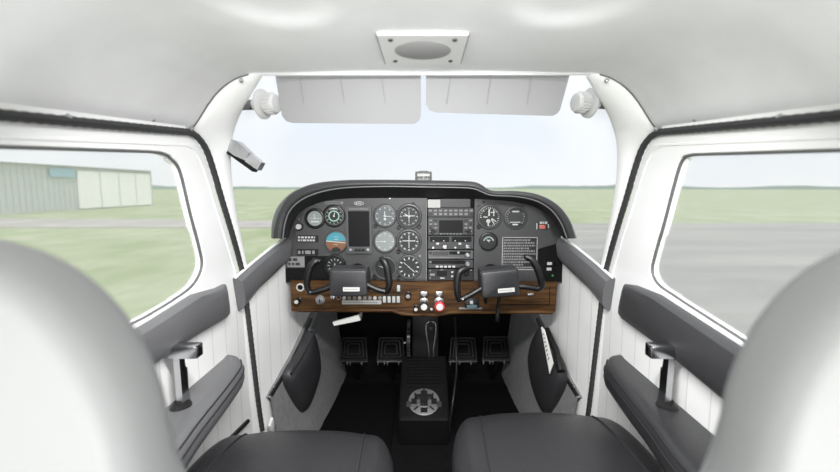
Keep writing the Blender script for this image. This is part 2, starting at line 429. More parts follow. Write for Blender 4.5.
def make_door(s, num, lab):
    d = thing('door_%d' % num, lab, 'door', (s*.505, .7, -.88), kind='structure')
    def fn(off): return lambda a, b: Vector((s*(hw(0, b)-off), a, b))
    back = -.45; HOLEC = HOLEC_L if s < 0 else HOLEC_R
    beltz = -.30
    # upper frame around the pane
    outer = [(back, .002)]+[(y, z) for y, z in OUTC if z > beltz]
    ylast = outer[-1][0]; outer += [(ylast+.008, beltz), (back, beltz)]
    hole = [(-.3, .0)]+HOLEC+[(-.3, HOLEC[-1][1]-.03)]
    bm = NB(); holed(bm, outer, [hole], fn(0))
    # rounded reveal from frame to pane and small raised step
    def ring(poly, k):
        cx = sum(p[0] for p in poly)/len(poly); cz = sum(p[1] for p in poly)/len(poly)
        return [(p[0]+(k if p[0] < cx else -k), p[1]+(k*.6 if p[1] < cz else -k*.6)) for p in poly]
    loft(bm, [[fn(0)(*p) for p in hole], [fn(-.010)(*p) for p in ring(hole, .006)], [fn(-.018)(*p) for p in ring(hole, .007)]], close_u=True)
    mk('door_frame', bm, M_white, d)
    # frame crease
    cr = []; Q = [(back, .002), (.4, .074)]+[q for q in OUTC if q[1] > -.285]
    for i in range(1, len(Q)-1):
        tx, tz = Q[i+1][0]-Q[i-1][0], Q[i+1][1]-Q[i-1][1]; l_ = math.hypot(tx, tz)
        a_, b_ = Q[i][0]+tz/l_*.022, Q[i][1]-tx/l_*.022; cr.append(Vector((s*(hw(0, b_)+.001), a_, b_)))
    cr = resample(spline(cr, 2), 60)
    bm = NB(); tube(bm, cr, .0035, 6); mk('frame_bead', bm, M_white, d)
    bm = NB(); tube(bm, [fn(-.006)(*p) for p in ring(hole, .003)], .0035, 6, closed=True); mk('window_gasket', bm, M_gask, d)
    bm = NB(); holed(bm, ring(hole, .006), [], fn(-.016)); mk('window_pane', bm, M_glass, d)
    # lower trim panel
    low = [(y, z) for y, z in OUTC if z <= beltz]
    outer = [(back, beltz), (ylast+.008, beltz)]+low+[(low[-1][0]+.01, -.86), (back, -.86)]
    bm = NB()
    # strips for smooth shading
    holed(bm, outer, [], fn(0)); mk('door_panel', bm, M_groove, d)
    # padded sill strip
    up = [aW(*q, .004) for q in ((626,284), (636,285.5), (660,295), (700,321), (745,350))]; lo = [aW(*q, .004) for q in ((619,314), (626,320), (655,341), (690,369), (730,402))]
    if s < 0:
        up = [aW(*q, .004) for q in ((224,284), (216,288), (192,294.5), (150,321), (112,343))]; lo = [aW(*q, .004) for q in ((229,314), (222,319), (198,333), (168,352), (130,378))]
    for l in (up, lo):
        dv = (l[-1]-l[-2]); l.append(l[-1]+dv*(.5/max(abs(dv.y), .01)) if True else 0)
    up = [Vector((s*abs(p.x), p.y, p.z)) for p in up]; lo = [Vector((s*abs(p.x), p.y, p.z)) for p in lo]
    bm = NB(); sec = []
    for k, (b_, t_) in enumerate(((0, -.008), (.0, .010), (.06, .019), (.25, .023), (.75, .020), (.94, .014), (1, .006), (1, -.008))):
        row = []
        for i in range(len(up)):
            p = up[i].lerp(lo[i], b_); e = .0 if 0 < i else .7
            row.append(p+Vector((-s*t_*(1-e), 0, 0)))
        sec.append(row)
    loft(bm, sec)
    fr = [r[0] for r in sec]; bm.faces.new([bm.verts.new(p) for p in fr])
    pad = mk('sill_pad', bm, M_pad if s < 0 else M_pad_shade, d, label='grey padded sill' if s < 0 else 'shaded grey padded sill')
    bm = NB()
    M = Matrix.Translation(up[1].lerp(lo[1], .2)+Vector((-s*.017, 0, 0))) @ Matrix.Rotation(-s*PI/2, 4, 'Y')
    lathe(bm, [(0, .004), (.004, .003), (.0055, 0)], M, 12); mk('screw', bm, M_steel, pad)
    # armrest
    zt = -.426
    inner = [aZ(*q, zt) for q in ((617,353.5), (610,355), (606.5,359), (606.5,364.5), (611,372), (624,389), (650,421), (690,472))]
    inner = [(abs(p.x), p.y) for p in inner]; inner.append((.405, .30))
    pts = [Vector((a, b, 0)) for a, b in inner]; pts = spline(pts, 6)
    bm = NB(); prof = ((-.004, -.052), (.002, -.048), (.006, -.035), (.003, -.014), (-.004, -.003), (-.014, 0.0), (-.03, .001), (None, -.002))
    rows = []
    for inset, dz in prof:
        row = []
        for p in pts:
            x = (p.x-inset) if inset is not None else .509
            if inset is not None and inset < 0: x = min(p.x-inset, .506)
            yy = p.y-abs(inset or .012)*.35
            row.append(Vector((s*x, yy, zt+dz)))
        rows.append(row)
    rows.insert(0, [Vector((s*.509, p.y, zt-.05)) for p in pts])
    loft(bm, rows)
    bm.faces.new([bm.verts.new(r[0]) for r in rows])
    arm = mk('armrest', bm, M_pad if s < 0 else M_leath, d, ang=60)
    bm = NB()
    for inset, dz in ((-.001, -.0055), (.004, -.020)):
        tube(bm, [Vector((s*(p.x-inset), p.y, zt+dz)) for p in pts[10:]], .0016, 6)
    mk('stitching', bm, M_seam, arm)
    # chrome door lever
    base = Vector((s*.476, .79, -.424))
    hd = mk('door_handle', _handle(base, s), M_chrome, d, label='chrome door lever')
    bm = NB(); lathe(bm, [(0, .012), (.016, .010), (.021, 0), (.022, -.004)], Matrix.Translation(base+Vector((0, -.008, -.004))) @ Matrix.Rotation(-s*.3, 4, 'Y'), 20)
    mk('pivot_boot', bm, M_black, hd, label='black rubber boot')
    bm = NB(); box(bm, base+Vector((s*.004, .011, .048)), (.014, .010, .042), bev=.002); mk('lever_insert', bm, M_black, hd)
    return d
def _handle(b, s):
    bm = NB()
    # flat tapering stem leaning outwards, then a rectangular grip pointing inwards
    st = [(.0, 0, .0, .026), (s*.002, 0, .04, .022), (s*.004, 0, .085, .018), (s*.004, 0, .108, .018)]
    rows = []
    for dx, dy, dz, w in st:
        c = b+Vector((dx, dy, dz)); rows.append([c+Vector((-.006, -w/2, 0)), c+Vector((.006, -w/2, 0)), c+Vector((.006, w/2, 0)), c+Vector((-.006, w/2, 0))])
    loft(bm, rows, close_u=True, caps=True)
    g = b+Vector((-s*.012, -.003, .110))
    box(bm, g, (.056, .026, .026), bev=.003)
    return bm
make_door(-1, 1, 'white cabin door on the left with its window over the grass, grey armrest and chrome lever')
make_door(1, 2, 'white cabin door on the right with its window over the tarmac, dark armrest and chrome lever')
# extra fittings on the left door: dark pull slot low on the panel
for s, nm in ((-1, 'door_1'), (1, 'door_2')):
    d = bpy.data.objects[nm]
    a, b = aW(233, 436, .004), aW(248, 421, .004)
    a = Vector((s*abs(a.x), a.y, a.z)); b = Vector((s*abs(b.x), b.y, b.z))
    bm = NB(); tube(bm, [a+(a-b)*1.2, a, b], .006, 8); mk('pocket_edge', bm, M_black, d)

# rubber seals round the door openings, pillars, roof side trims
for s, k in ((-1, 2), (1, 3)):
    path = [Vector((s*(hw(0, .0)-.006), -.45, .006)), Vector((s*(hw(0, .05)-.006), .2, .060))]+[Vector((s*(hw(y, z)-.006), y+.004, z+.004)) for y, z in OUTC]
    bm = NB(); pr = resample(path, 260)
    tube(bm, pr, [.0066+(.001 if i % 2 else 0) for i in range(len(pr))], 8)
    mk('trim_%d' % k, bm, M_seal, kind='structure')
TOP_OUT = [(599,73), (612,78), (628,90), (641,106), (651,121), (657,130)]
for s, k in ((-1, 4), (1, 5)):
    # A-pillar cover from the ceiling corner down to the sill
    o_top = []
    for i in range(7):
        x = .345+(.488-.345)*i/6; o_top.append(Vector((x, yfront(x)+.001, ceil(x, .86)-.0008)))
    o_low = [Vector((hw(0, z)-.001, y+.012, z)) for y, z in OUTC if z > -.27]
    outer = resample(spline(o_top, 4)+[Vector((hw(0, z)-.001, y+.012, z)) for y, z in OUTC[6:] if z > -.27], 40)
    ip = [aY(586,77,.868), aY(597,95,.905), aY(608,115,.95), aY(615,135,.985), aY(617,152,1.01), aY(616,180,1.05), aY(611,215,1.10), aY(605,245,1.14), aY(599,275,1.185)]
    inner = resample(spline(ip, 5), 40)
    outer = [Vector((s*p.x, p.y, p.z)) for p in outer]; inner = [Vector((s*p.x, p.y, p.z)) for p in inner]
    rows = []
    for t, bl in ((0, 0), (.06, .004), (.2, .009), (.5, .013), (.8, .010), (.95, .003), (1, 0)):
        row = []
        for a, b in zip(outer, inner):
            p = a.lerp(b, t); nrm = Vector((-s*.75, -.65, -.1)).normalized(); row.append(p+nrm*bl)
        rows.append(row)
    rows.append([b+Vector((s*.02, .02, .004)) for b in inner])
    bm = NB(); loft(bm, rows); pil = mk('trim_%d' % k, bm, M_white, kind='structure', ang=70)
    bm = NB(); tube(bm, [p+Vector((-s*.001, -.002, -.001)) for p in outer[:19]], .0014, 6); mk('seam', bm, M_gask, pil)
    bm = NB()
    for q, Y in (((606,79), .856), ((655,127), .872)):
        c = aY(*q, Y); c.x *= s
        lathe(bm, [(0, .005), (.003, .004), (.0045, 0)], Matrix.Translation(c+Vector((0, -.004, -.004))) @ RX90, 12)
    mk('screw', bm, M_steel, pil)
# pale strip above each door with its screws
for s, k in ((-1, 6), (1, 7)):
    bm = NB()
    a = [(-.45, .035), (.50, .106), (.86, .133)]; b = [(-.45, .006), (.50, .086), (.868, .117)]
    loft(bm, [[Vector((s*(hw(0, z)-.004), y, z)) for y, z in a], [Vector((s*(hw(0, z)-.006), y, z)) for y, z in a], [Vector((s*(hw(0, z)-.006), y, z)) for y, z in b], [Vector((s*(hw(0, z)+.004), y, z)) for y, z in b]])
    t = mk('trim_%d' % k, bm, M_white, kind='structure')
    bm = NB()
    for px, py in ((695, 119), (780, 117)):
        c = aW(px, py, .007); c.x = s*abs(c.x)
        lathe(bm, [(0, .004), (.0035, .003), (.005, 0)], Matrix.Translation(c) @ Matrix.Rotation(-s*PI/2, 4, 'Y'), 12)
    mk('screw', bm, M_steel, t)

# forward side walls (between door and firewall)
for s, nm in ((-1, 'wall_left'), (1, 'wall_right')):
    bm = NB(); rows = []
    zs = [-.9, -.85, -.78, -.7, -.6, -.5, -.4, -.3, -.235]
    for z in zs:
        inn = max(0, (-.6-z))*.13
        y0_ = min((a for a in OUTC), key=lambda a: abs(a[1]-z))[0]+.006
        rows.append([Vector((s*(hw(y0_, z)+.012), y0_-.03, z))]+[Vector((s*(hw(Y, z)-inn*min(1, (Y-y0_)/.12)), Y, z + (0 if z < -.24 else (Y-1.13)*.25))) for Y in [y0_+(1.955-y0_)*i/16 for i in range(17)]])
    loft(bm, rows); w = mk(nm, bm, M_groove, kind='structure')
    # carpeted kick panel below the slanting trim strip
    A, B = aW(307, 319), aW(266, 396)
    bm = NB(); rows = []
    for t in [i/12 for i in range(13)]:
        row = []
        Y = 1.225+.715*t
        zt = B.z+(A.z-B.z)*min((Y-B.y)/(A.y-B.y), 1.15)
        for k in range(9):
            z = -.895+(zt+.895)*k/8
            inn = max(0, (-.6-z))*.13
            row.append(Vector((s*(hw(Y, z)-inn-.012-.02*math.sin(PI*min(1, max(0, (Y-1.225)/.715)))), Y, z)))
        row.append(Vector((s*hw(Y, zt), Y, zt+.002)))
        rows.append(row)
    loft(bm, rows); mk('kick_panel', bm, M_kick, w, label='grey carpeted kick panel')
    bm = NB(); P = [Vector((s*(abs(p.x)-.014), p.y, p.z)) for p in (B, B.lerp(A, .33), B.lerp(A, .66), A)]
    for p in P[1:3]: p.x -= s*.010
    tube(bm, P, .0065, 8); ts = mk('trim_strip', bm, M_black, w)
    bm = NB(); lathe(bm, [(0, .004), (.004, .003), (.006, 0)], Matrix.Translation(P[0]+Vector((-s*.004, .02, .02))) @ Matrix.Rotation(-s*PI/2, 4, 'Y'), 12); mk('screw', bm, M_steel, ts)
    # padded sill running from the panel back to the door seam
    up = [Vector((s*abs(p.x), p.y, p.z)) for p in (aW(563,238,.004), aW(577,248,.004), aW(597,264,.004), aW(614,279,.004))]
    lo = [Vector((s*abs(p.x), p.y, p.z)) for p in (aW(564,262,.004), aW(577,275,.004), aW(594,291,.004), aW(609,310,.004))]
    rows = []
    for t, b in ((0, -.006), (0, .010), (.08, .020), (.3, .024), (.7, .022), (.92, .015), (1, .006), (1, -.006)):
        rows.append([u.lerp(l, t)+Vector((-s*b, 0, 0)) for u, l in zip(up, lo)])
    bm = NB(); loft(bm, rows)
    bm.faces.new([bm.verts.new(r[-1]) for r in rows]); bm.faces.new([bm.verts.new(r[0]) for r in rows])
    pad = mk('sill_pad', bm, M_pad, w, label='grey padded sill')
    bm = NB(); lathe(bm, [(0, .004), (.004, .003), (.0055, 0)], Matrix.Translation(up[3].lerp(lo[3], .15)+Vector((-s*.02, .02, 0))) @ Matrix.Rotation(-s*PI/2, 4, 'Y'), 12); mk('screw', bm, M_steel, pad)
    # sill ledge
    bm = NB(); tube(bm, [u+Vector((-s*.004, 0, .004)) for u in up], .004, 6); mk('sill_bead', bm, M_white, w)

# windshield: wraps from pillar to pillar
bm = NB(); rows = []
for i in range(13):
    t = i/12; row = []
    for j in range(41):
        q = -1+2*j/40; a = abs(q)
        top = Vector((q*.345, .872, .222))
        bot = Vector((q*.50, 1.19+.62*(1-a**2.4), -.24+.20*(1-a**3)))
        p = top.lerp(bot, t); p += Vector((q*a**4*.07*math.sin(PI*t), .02*math.sin(PI*t), .07*math.sin(PI*t)*(1-.3*a)))
        row.append(p)
    rows.append(row)
loft(bm, rows); mk('window_1', bm, M_wind, kind='structure', ang=80)

# ------------------------------------------------------------------ ceiling fittings
cz = .2262
sp_ = thing('ceiling_speaker', 'square white ceiling speaker plate with a round grey mesh grille', 'speaker', (0, .715, cz))
pc = [aZ(376,34,cz), aZ(466,34,cz), aZ(458,63,cz), aZ(387,63,cz)]
x0, x1 = -.070, .066; y0, y1 = pc[2].y, pc[0].y
RXd = Matrix.Translation((0, 0, cz)) @ Matrix.Rotation(PI, 4, 'X')         # x right, y -> -Y, z down
bm = NB(); prism(bm, rrect(x0, -y1, x1, -y0, .003) if -y1 < -y0 else rrect(x0, -y0, x1, -y1, .003), -.003, .0018, RXd); mk('mounting_plate', bm, M_white, sp_)
bm = NB(); cxm = (x0+x1)/2; cym = -(y0+y1)/2
lathe(bm, [(0, .0024), (.045, .0022), (.0475, .0015)], RXd @ Matrix.Translation((cxm, cym, 0)), 40)
M_mesh = mat('speaker_mesh', rgb(168,168,168), .6, bump=1.0, bscale=900)
mk('grille', bm, M_mesh, sp_, label='round grey mesh grille')
for sx in (-1, 1):
    for sy in (-1, 1):
        bm = NB(); lathe(bm, [(0, .0045), (.003, .004), (.0045, .0015)], RXd @ Matrix.Translation((cxm+sx*.049, cym+sy*.053, 0)), 12); mk('screw', bm, M_dgrey, sp_)
for sx in (x0-.0006, x1+.0006):
    bm = NB(); box(bm, (sx, (y0+y1)/2, cz), (.0014, abs(y1-y0), .003)); mk('shadow_gap', bm, M_gask, sp_)
# sun visors
def visor(px, lab, Yb):
    t = thing('sun_visor', lab, 'sun visor', aY((px[0][0]+px[1][0])/2, 74, .87), 'pair of sun visors')
    Yt = .878
    def pt(q): return aY(q[0], q[1], Yt+(Yb-Yt)*(q[1]-73)/50)
    top = resample([pt(px[0]), pt(px[1])], 14)
    body = [pt(q) for q in px]
    bm = NB(); vs = body; off = Vector((0, .006, .003))
    a = [bm.verts.new(p) for p in vs]; b = [bm.verts.new(p+off) for p in vs]
    bm.faces.new(a); bm.faces.new(b[::-1])
    for i in range(len(a)): bm.faces.new((a[i], a[(i+1) % len(a)], b[(i+1) % len(a)], b[i]))
    v = mk('visor_panel', bm, M_visor, t)
    bm = NB(); tube(bm, [pt(px[0])+Vector((.004, -.003, .001)), pt(px[1])+Vector((-.004, -.003, .001))], .005, 8); mk('hinge_rod', bm, M_head, t)
    for k in range(3):
        bm = NB(); f = .17+.28*k
        A_ = pt((px[0][0]+(px[1][0]-px[0][0])*f, 78)); B_ = pt((px[0][0]+(px[1][0]-px[0][0])*f+(4 if px[0][0] < 400 else -4), 104))
        tube(bm, [A_+Vector((0, -.001, 0)), B_+Vector((0, -.001, 0))], .0016, 6); mk('crease', bm, M_visor, v)
visor([(275,74), (421,74), (421,116), (419,121), (414,124), (292,123), (286,121), (282,116)], 'left sun visor, pale grey, slightly lower at its bottom edge', .96)
visor([(426,74), (570,74), (560,110), (557,114), (552,116), (435,112.5), (429,110), (426,105)], 'right sun visor, pale grey, with a slanted outer edge', .95)
# overhead air vents on the pillars
M_vent = mat('vent_plastic', rgb(172,172,171), .35)
def vent(s, px, lab):
    c = aY(*px, .945)
    t = thing('air_vent', lab, 'air vent', c, 'pair of round air vents')
    M = Matrix.Translation(c) @ Matrix.Rotation(-s*PI/2, 4, 'Y') @ Matrix.Rotation(.25, 4, 'X')       # z -> inward
    bm = NB(); lathe(bm, [(.012, -.03), (.012, -.014), (.030, -.012), (.032, -.010), (.032, -.006), (.026, -.003), (.018, -.002)], M, 32); mk('flange', bm, M_vent, t)
    bm = NB(); lathe(bm, [(.019, -.004), (.021, 0), (.0215, .004), (.0215, .022), (.019, .027), (.012, .029), (.0, .0285)], M, 32)
    nz = mk('nozzle', bm, M_vent, t)
    bm = NB()
    for k in range(20):
        a = 2*PI*k/20; box(bm, (.0218*math.cos(a), .0218*math.sin(a), .012), (.003, .003, .016), M)
    mk('grip_rib', bm, M_vent, nz)
    bm = NB(); lathe(bm, [(.0105, -.062), (.011, -.030), (.0, -.029)], M, 20); mk('pipe_stub', bm, M_black, t, label='black pipe stub')
vent(-1, (266,104), 'white ribbed air vent beside the left sun visor')
vent(1, (586,103), 'white ribbed air vent beside the right sun visor')
# chrome bracket on the left pillar
c0, c1 = aY(230,147,1.0), aY(259,168,1.0)
t = thing('metal_bracket', 'small chrome bracket with a dark underside on the left windshield post', 'bracket', c0)
ax = (c1-c0).normalized(); L = (c1-c0).length; pr = Vector((0, 0, 1))-ax*ax.z; pr.normalize(); dp = ax.cross(pr)
MB = Matrix((ax, pr, -dp)).transposed().to_4x4(); MB.translation = c0
bm = NB(); prism(bm, [(-.004, -.008), (0, .020), (.012, .0235), (L*.45, .020), (L*.6, .018), (L*.62, -.002), (L*.3, -.008)], -.014, .014, MB); mk('hood', bm, M_steel, t)
bm = NB(); prism(bm, [(L*.62, .018), (L*1.02, .016), (L*1.05, -.004), (L*.62, -.004)], -.013, .013, MB); mk('end_block', bm, M_chrome, t)
bm = NB(); prism(bm, [(-.004, -.008), (L*.3, -.009), (L*.62, -.005), (L*.98, -.005), (L*.96, -.014), (L*.5, -.014), (L*.02, -.014)], -.012, .012, MB); mk('underside', bm, M_blackm, t, label='dark underside')

# ------------------------------------------------------------------ glareshield
OA = [(271,238), (272,222), (278,206), (291,193), (312,184), (340,180.3), (380,179.6), (425,180.2), (470,181.3), (482,185), (492,190.5), (518,191), (540,195), (558,205), (570,220), (577,238)]
OB = [(284,238), (286,224), (291,211), (303,200), (322,192.5), (345,188.5), (382,187), (425,187.5), (468,188.5), (480,191.5), (491,195.5), (516,197), (535,201), (550,210), (560,223), (566,238)]
OC = [(289,238), (292,227), (298,215), (309,206.5), (326,201), (348,198.5), (384,198), (425,198), (466,198.5), (479,199), (492,199.8), (515,202), (532,206), (546,214), (556,226), (563,239)]
YL = 1.285
def crv(pl, Y, n=90): return resample(spline([aY(*q, Y) for q in pl], 6), n)
A = crv(OA, YL); B = crv(OB, YL-.004); Cc = crv(OC, YP-.002)
mid = [a.lerp(b, .5)+Vector((0, -.016, 0)) for a, b in zip(A, B)]
m1 = [a.lerp(b, .15)+Vector((0, -.010, 0)) for a, b in zip(A, B)]
m2 = [a.lerp(b, .85)+Vector((0, -.012, 0)) for a, b in zip(A, B)]
gl = thing('glareshield', 'dark grey padded glareshield arching over the instrument panel', 'glareshield', (0, 1.4, -.02))
bm = NB()
back = [Vector((a.x, 1.42, min(a.z, a.z*1.42/YL)-.006)) for a in A]; back2 = [Vector((a.x, 1.72, min(a.z, a.z*1.72/YL)-.02)) for a in A]
a2 = [a+Vector((0, .012, 0)) for a in A]
loft(bm, [back2, back, a2, A, m1, mid, m2, B]); mk('hood_pad', bm, M_hood, gl, ang=80)
bm = NB(); b2 = [p+Vector((0, .006, 0)) for p in B]
loft(bm, [B, [b.lerp(c, .5) for b, c in zip(b2, Cc)], Cc]); mk('hood_underside', bm, M_under, gl, label='black underside of the hood')
bm = NB(); bead = crv([(OA[i][0]+(OB[i][0]-OA[i][0])*.92, OA[i][1]+(OB[i][1]-OA[i][1])*.92) for i in range(len(OA))], YL-.014)
tube(bm, bead, .0022, 6); mk('edge_bead', bm, M_pad, gl)
# compass on top
zt = aY(424, 181.5, 1.33).z
cpn = thing('magnetic_compass', 'small black magnetic compass on top of the glareshield', 'compass', aY(423.5, 181, 1.33))
KC = 1.33/F
def fc(px, py, Y): return aY(px, py, Y)
MC = face(423.5, 181.5, 1.33)
bm = NB(); k = KC
prism(bm, [(-8.3*k, -1.5*k), (8.3*k, -1.5*k), (8.3*k, 8*k), (7*k, 9.6*k), (3*k, 10.6*k), (-3*k, 10.6*k), (-7*k, 9.6*k), (-8.3*k, 8*k)], -.025, 0, MC)
# raised frame
for r in (rect(-8.3*k, -1.5*k, -6.7*k, 8.5*k), rect(6.7*k, -1.5*k, 8.3*k, 8.5*k), rect(-8*k, 8.2*k, 8*k, 9.8*k), rect(-8*k, -1.5*k, 8*k, .2*k)): prism(bm, r, 0, .006, MC)
mk('housing', bm, M_dgrey, cpn)
bm = NB(); flat(bm, rect(-6.7*k, .2*k, 6.7*k, 8.2*k), .002, MC, 0); flat(bm, rect(-6.2*k, 5*k, 6.2*k, 7.8*k), .003, MC, 1)
for i in range(9): flat(bm, rect((-5.6+i*1.35)*k, .8*k, (-5.1+i*1.35)*k, (3.2+(i % 2)*1)*k), .003, MC, 1)
mk('compass_card', bm, [M_dial, M_lblw], cpn)
bm = NB(); flat(bm, rect(-.2*k, .2*k, .2*k, 8.2*k), .0045, MC); mk('lubber_line', bm, M_mark, cpn)

# ------------------------------------------------------------------ instrument panel
ip = thing('instrument_panel', 'grey metal instrument panel filling the space under the glareshield', 'instrument panel', (0, YP, -.40))
def pxz(px, py): p = aY(px, py, YP); return (p.x, p.z)
MI = Matrix.Translation((0, YP, 0)) @ RX90
bm = NB()
outl = [pxz(*q) for q in [(285,283), (285,252)]+OC[:1]]+[(p.x, p.z) for p in Cc]+[pxz(563,252), pxz(562,283)]
lft = [(x, z) for x, z in outl if x <= pxz(426.5, 0)[0]]; rgt = [(x, z) for x, z in outl if x >= pxz(474.5, 0)[0]]
xl = pxz(426.5, 240)[0]; xr = pxz(474.5, 240)[0]
zt_ = pxz(426, 198)[1]; zb_ = pxz(426, 282)[1]
prism(bm, lft+[(xl, zt_), (xl, zb_)], -.004, 0, MI); mk('face_plate', bm, M_grey, ip, label='face plate in front of the left seat')
bm = NB(); prism(bm, [(xr, zb_), (xr, zt_)]+rgt, -.004, 0, MI); mk('face_plate', bm, M_grey, ip, label='face plate in front of the right seat')
bm = NB(); prism(bm, [(xl, zb_), (xr, zb_), (xr, zt_), (xl, zt_)], -.02, -.006, MI)
mk('radio_rack', bm, M_blackm, ip)
for x in (xl, xr):
    bm = NB(); prism(bm, rect(x-.0009, zb_, x+.0009, zt_), -.006, .001, MI); mk('rack_edge', bm, M_bezg if x > 0.05 else M_lblg, ip)  # left strip paler: the plate edge's highlight painted in
# the hood's shadow on the face plates, painted as thin dark sheets
bm = NB(); prism(bm, [pxz(285.5,282), pxz(341,282), pxz(341,256), pxz(305,256), pxz(305,268), pxz(285.5,268)], 0, .0008, MI); mk('painted_shade', bm, M_blackm, ip)
bm = NB(); prism(bm, [pxz(538,282), pxz(561.5,282), pxz(562.5,241), pxz(555,244), pxz(538,249)], 0, .0008, MI); mk('painted_shade', bm, M_blackm, ip)
bm = NB(); prism(bm, [pxz(557,236), pxz(562,238), pxz(556,226), pxz(546,214.5), pxz(540,211), pxz(549,224), pxz(553,236)], 0, .0008, MI); mk('painted_shade', bm, M_dgrey, ip)

def textbars(bm, x0, y0, x1, y1, h, M, mi=1, rows=1, fill=.62):
    rh = (y1-y0)/rows
    for r in range(rows):
        x = x0
        while x < x1:
            w = random.uniform(.35, 1.5)*rh*.8
            if x+w > x1: break
            flat(bm, rect(x, y0+rh*(r+.5-fill/2), x+w, y0+rh*(r+.5+fill/2)), h, M, mi); x += w+rh*.28
def placard(px0, py0, px1, py1, mats, rows=1, border=True, parent=ip, nm='placard', lab=None, Y=YP, h=.0015):
    M = face((px0+px1)/2, (py0+py1)/2, Y); w = (px1-px0)*KP/2; hh = (py1-py0)*KP/2
    bm = NB(); prism(bm, rect(-w, -hh, w, hh), 0, h, M, 0)
    if rows: textbars(bm, -w*.9, -hh*.85, w*.9, hh*.85, h+.0003, M, 1, rows)
    return mk(nm, bm, mats, parent, lab)
placard(297, 235.3, 318.5, 242.3, [M_black, M_lblw], 2, nm='switch_legend')
placard(297, 249, 318.5, 255.5, [M_black, M_lblg], 1, nm='switch_legend')
placard(325.5, 201.5, 343, 204, [M_lblg, M_dgrey], 1)
placard(287.5, 256.5, 304.5, 267, [M_lblg, M_dgrey], 2, lab='pale placard with black wedge marks')
# placard table on the right plate
M = face(519.5, 253.5); w = 17.5*KP; hh = 16.5*KP
bm = NB(); prism(bm, rect(-w, -hh, w, hh), 0, .0012, M, 0)
for r in (rect(-w, -hh, -w+.002, hh), rect(w-.002, -hh, w, hh), rect(-w, hh-.002, w, hh), rect(-w, -hh, w, -hh+.002)): flat(bm, r, .0016, M, 2)
for i in range(11):
    yy = hh-.006-i*.0092
    x1 = w*random.choice((.92, .92, .35, .6, .88, -.1))
    textbars(bm, -w*.93, yy-.0075, x1, yy-.0005, .0016, M, 1, 1, .8)
mk('placard', bm, [M_radiod, M_lblg, M_lblw], ip, 'black operating placard with rows of white print and a white border')
# oval emblem
M = face(359, 203.3)
bm = NB(); n = 28; lathe_pts = []
a = [(4.8*KP*math.cos(2*PI*k/n), 2.0*KP*math.sin(2*PI*k/n)) for k in range(n)]; b = [(x*.86, y*.72) for x, y in a]
va = [bm.verts.new(M @ Vector((x, y, .001))) for x, y in a]; vb = [bm.verts.new(M @ Vector((x, y, .001))) for x, y in b]
for i in range(n): bm.faces.new((va[i], va[(i+1) % n], vb[(i+1) % n], vb[i]))
for i in range(4): flat(bm, rot2(rect((-2.8+i*1.4)*KP, -.8*KP, (-2.0+i*1.4)*KP, .9*KP), -.25, ((-2.4+i*1.4)*KP, 0)), .001, M)
mk('emblem', bm, M_lblw, ip, 'white oval emblem')
# screws and tiny lamps
for px, py in ((299,219), (556,219), (420,256), (478.5,206), (478.5,228.5), (390,198.7)):
    bm = NB(); lathe(bm, [(0, .003), (.0022, .0025), (.0034, 0)], face(px, py), 10); mk('screw', bm, M_steel if px not in (478.5,) else M_black, ip)
for px, py in ((413.5,203.7), (484,202)):
    bm = NB(); lathe(bm, [(0, .003), (.003, .0025), (.0045, 0)], face(px, py), 12); mk('indicator_lamp', bm, M_black, ip)
# stick-on white note over the radio stack and blank plate
# right-hand lower switches
for px, py in ((549.5,263.5), (549,269)):
    placard(px-2.4, py-1.4, px+2.4, py+1.4, [M_lblw], 0, nm='switch_label')
    bm = NB(); lathe(bm, [(0, .012), (.005, .011), (.0055, 0)], face(px+6, py), 14); mk('switch_button', bm, M_blackm, ip)
bm = NB(); lathe(bm, [(0, .004), (.003, .003), (.004, 0)], face(552.5,275.5), 12); mk('indicator_lamp', bm, M_green, ip, label='green lamp')

# ---- gauges
def ticks(bm, n, r0, r1, w, h, M, mi, a0=0, a1=2*PI, every=0, w2=None):
    for i in range(n):
        a = a0+(a1-a0)*i/n; big = every and i % every == 0
        ww = (w2 or w*1.7) if big else w; ri = r0-(r1-r0)*.5 if big else r0
        flat(bm, rot2(rect(-ww/2, ri, ww/2, r1), -a), h, M, mi)
def gauge(px, py, rp, name, lab, dial=0, needles=(), marks=(), knob=None, ring=0, extra=None, dialr=.80, group='round instruments on the panel', doff=(0,0)):
    R = rp*KP; M = face(px, py); loc = M.translation.copy()
    g = thing(name, lab, 'gauge', loc, group)
    bm = NB()
    # bevelled bezel: raised ring with a sloping well
    lathe(bm, [(R*1.03, 0), (R*1.03, .003), (R*.97, .0065), (R*.90, .007), (dialr*R*1.02, .0015), (dialr*R, .001)], M, 44)
    mk('bezel', bm, M_bezg if ring else M_bez, g)
    D = R*dialr; bm = NB(); Md = M
    f = bm.faces.new([bm.verts.new(Md @ Vector((x, y, .0012))) for x, y in circ(0, 0, D, 40)]); f.material_index = 0
    for m in marks: ticks(bm, m[0], D*m[1], D*m[2], D*m[3], .0016, Md, m[4] if len(m) > 4 else 1, every=m[5] if len(m) > 5 else 0, a0=m[6] if len(m) > 6 else 0, a1=m[7] if len(m) > 7 else 2*PI)
    if extra: extra(bm, D, Md)
    mk('dial_face', bm, [[M_dial, M_dialg, M_dialm][dial], M_mark, M_markg, M_sky, M_earth, M_dgrey, M_salmon], g)
    for a, l, w in needles:
        bm = NB(); flat(bm, rot2([(-w*D, -.18*l*D), (w*D, -.18*l*D), (w*D*.8, l*D*.75), (0, l*D), (-w*D*.8, l*D*.75)], -math.radians(a)), .0024, Md); lathe(bm, [(0, .0034), (w*D*1.8, .003), (w*D*2, .002)], Md, 12)
        mk('needle', bm, M_mark, g)
    for kx, ky in (knob or ()):
        bm = NB(); K = M @ Matrix.Translation((kx*R, ky*R, 0)); lathe(bm, [(.0062, 0), (.0062, .011), (.005, .013), (0, .013)], K, 14); mk('adjustment_knob', bm, M_black, g)
    return g
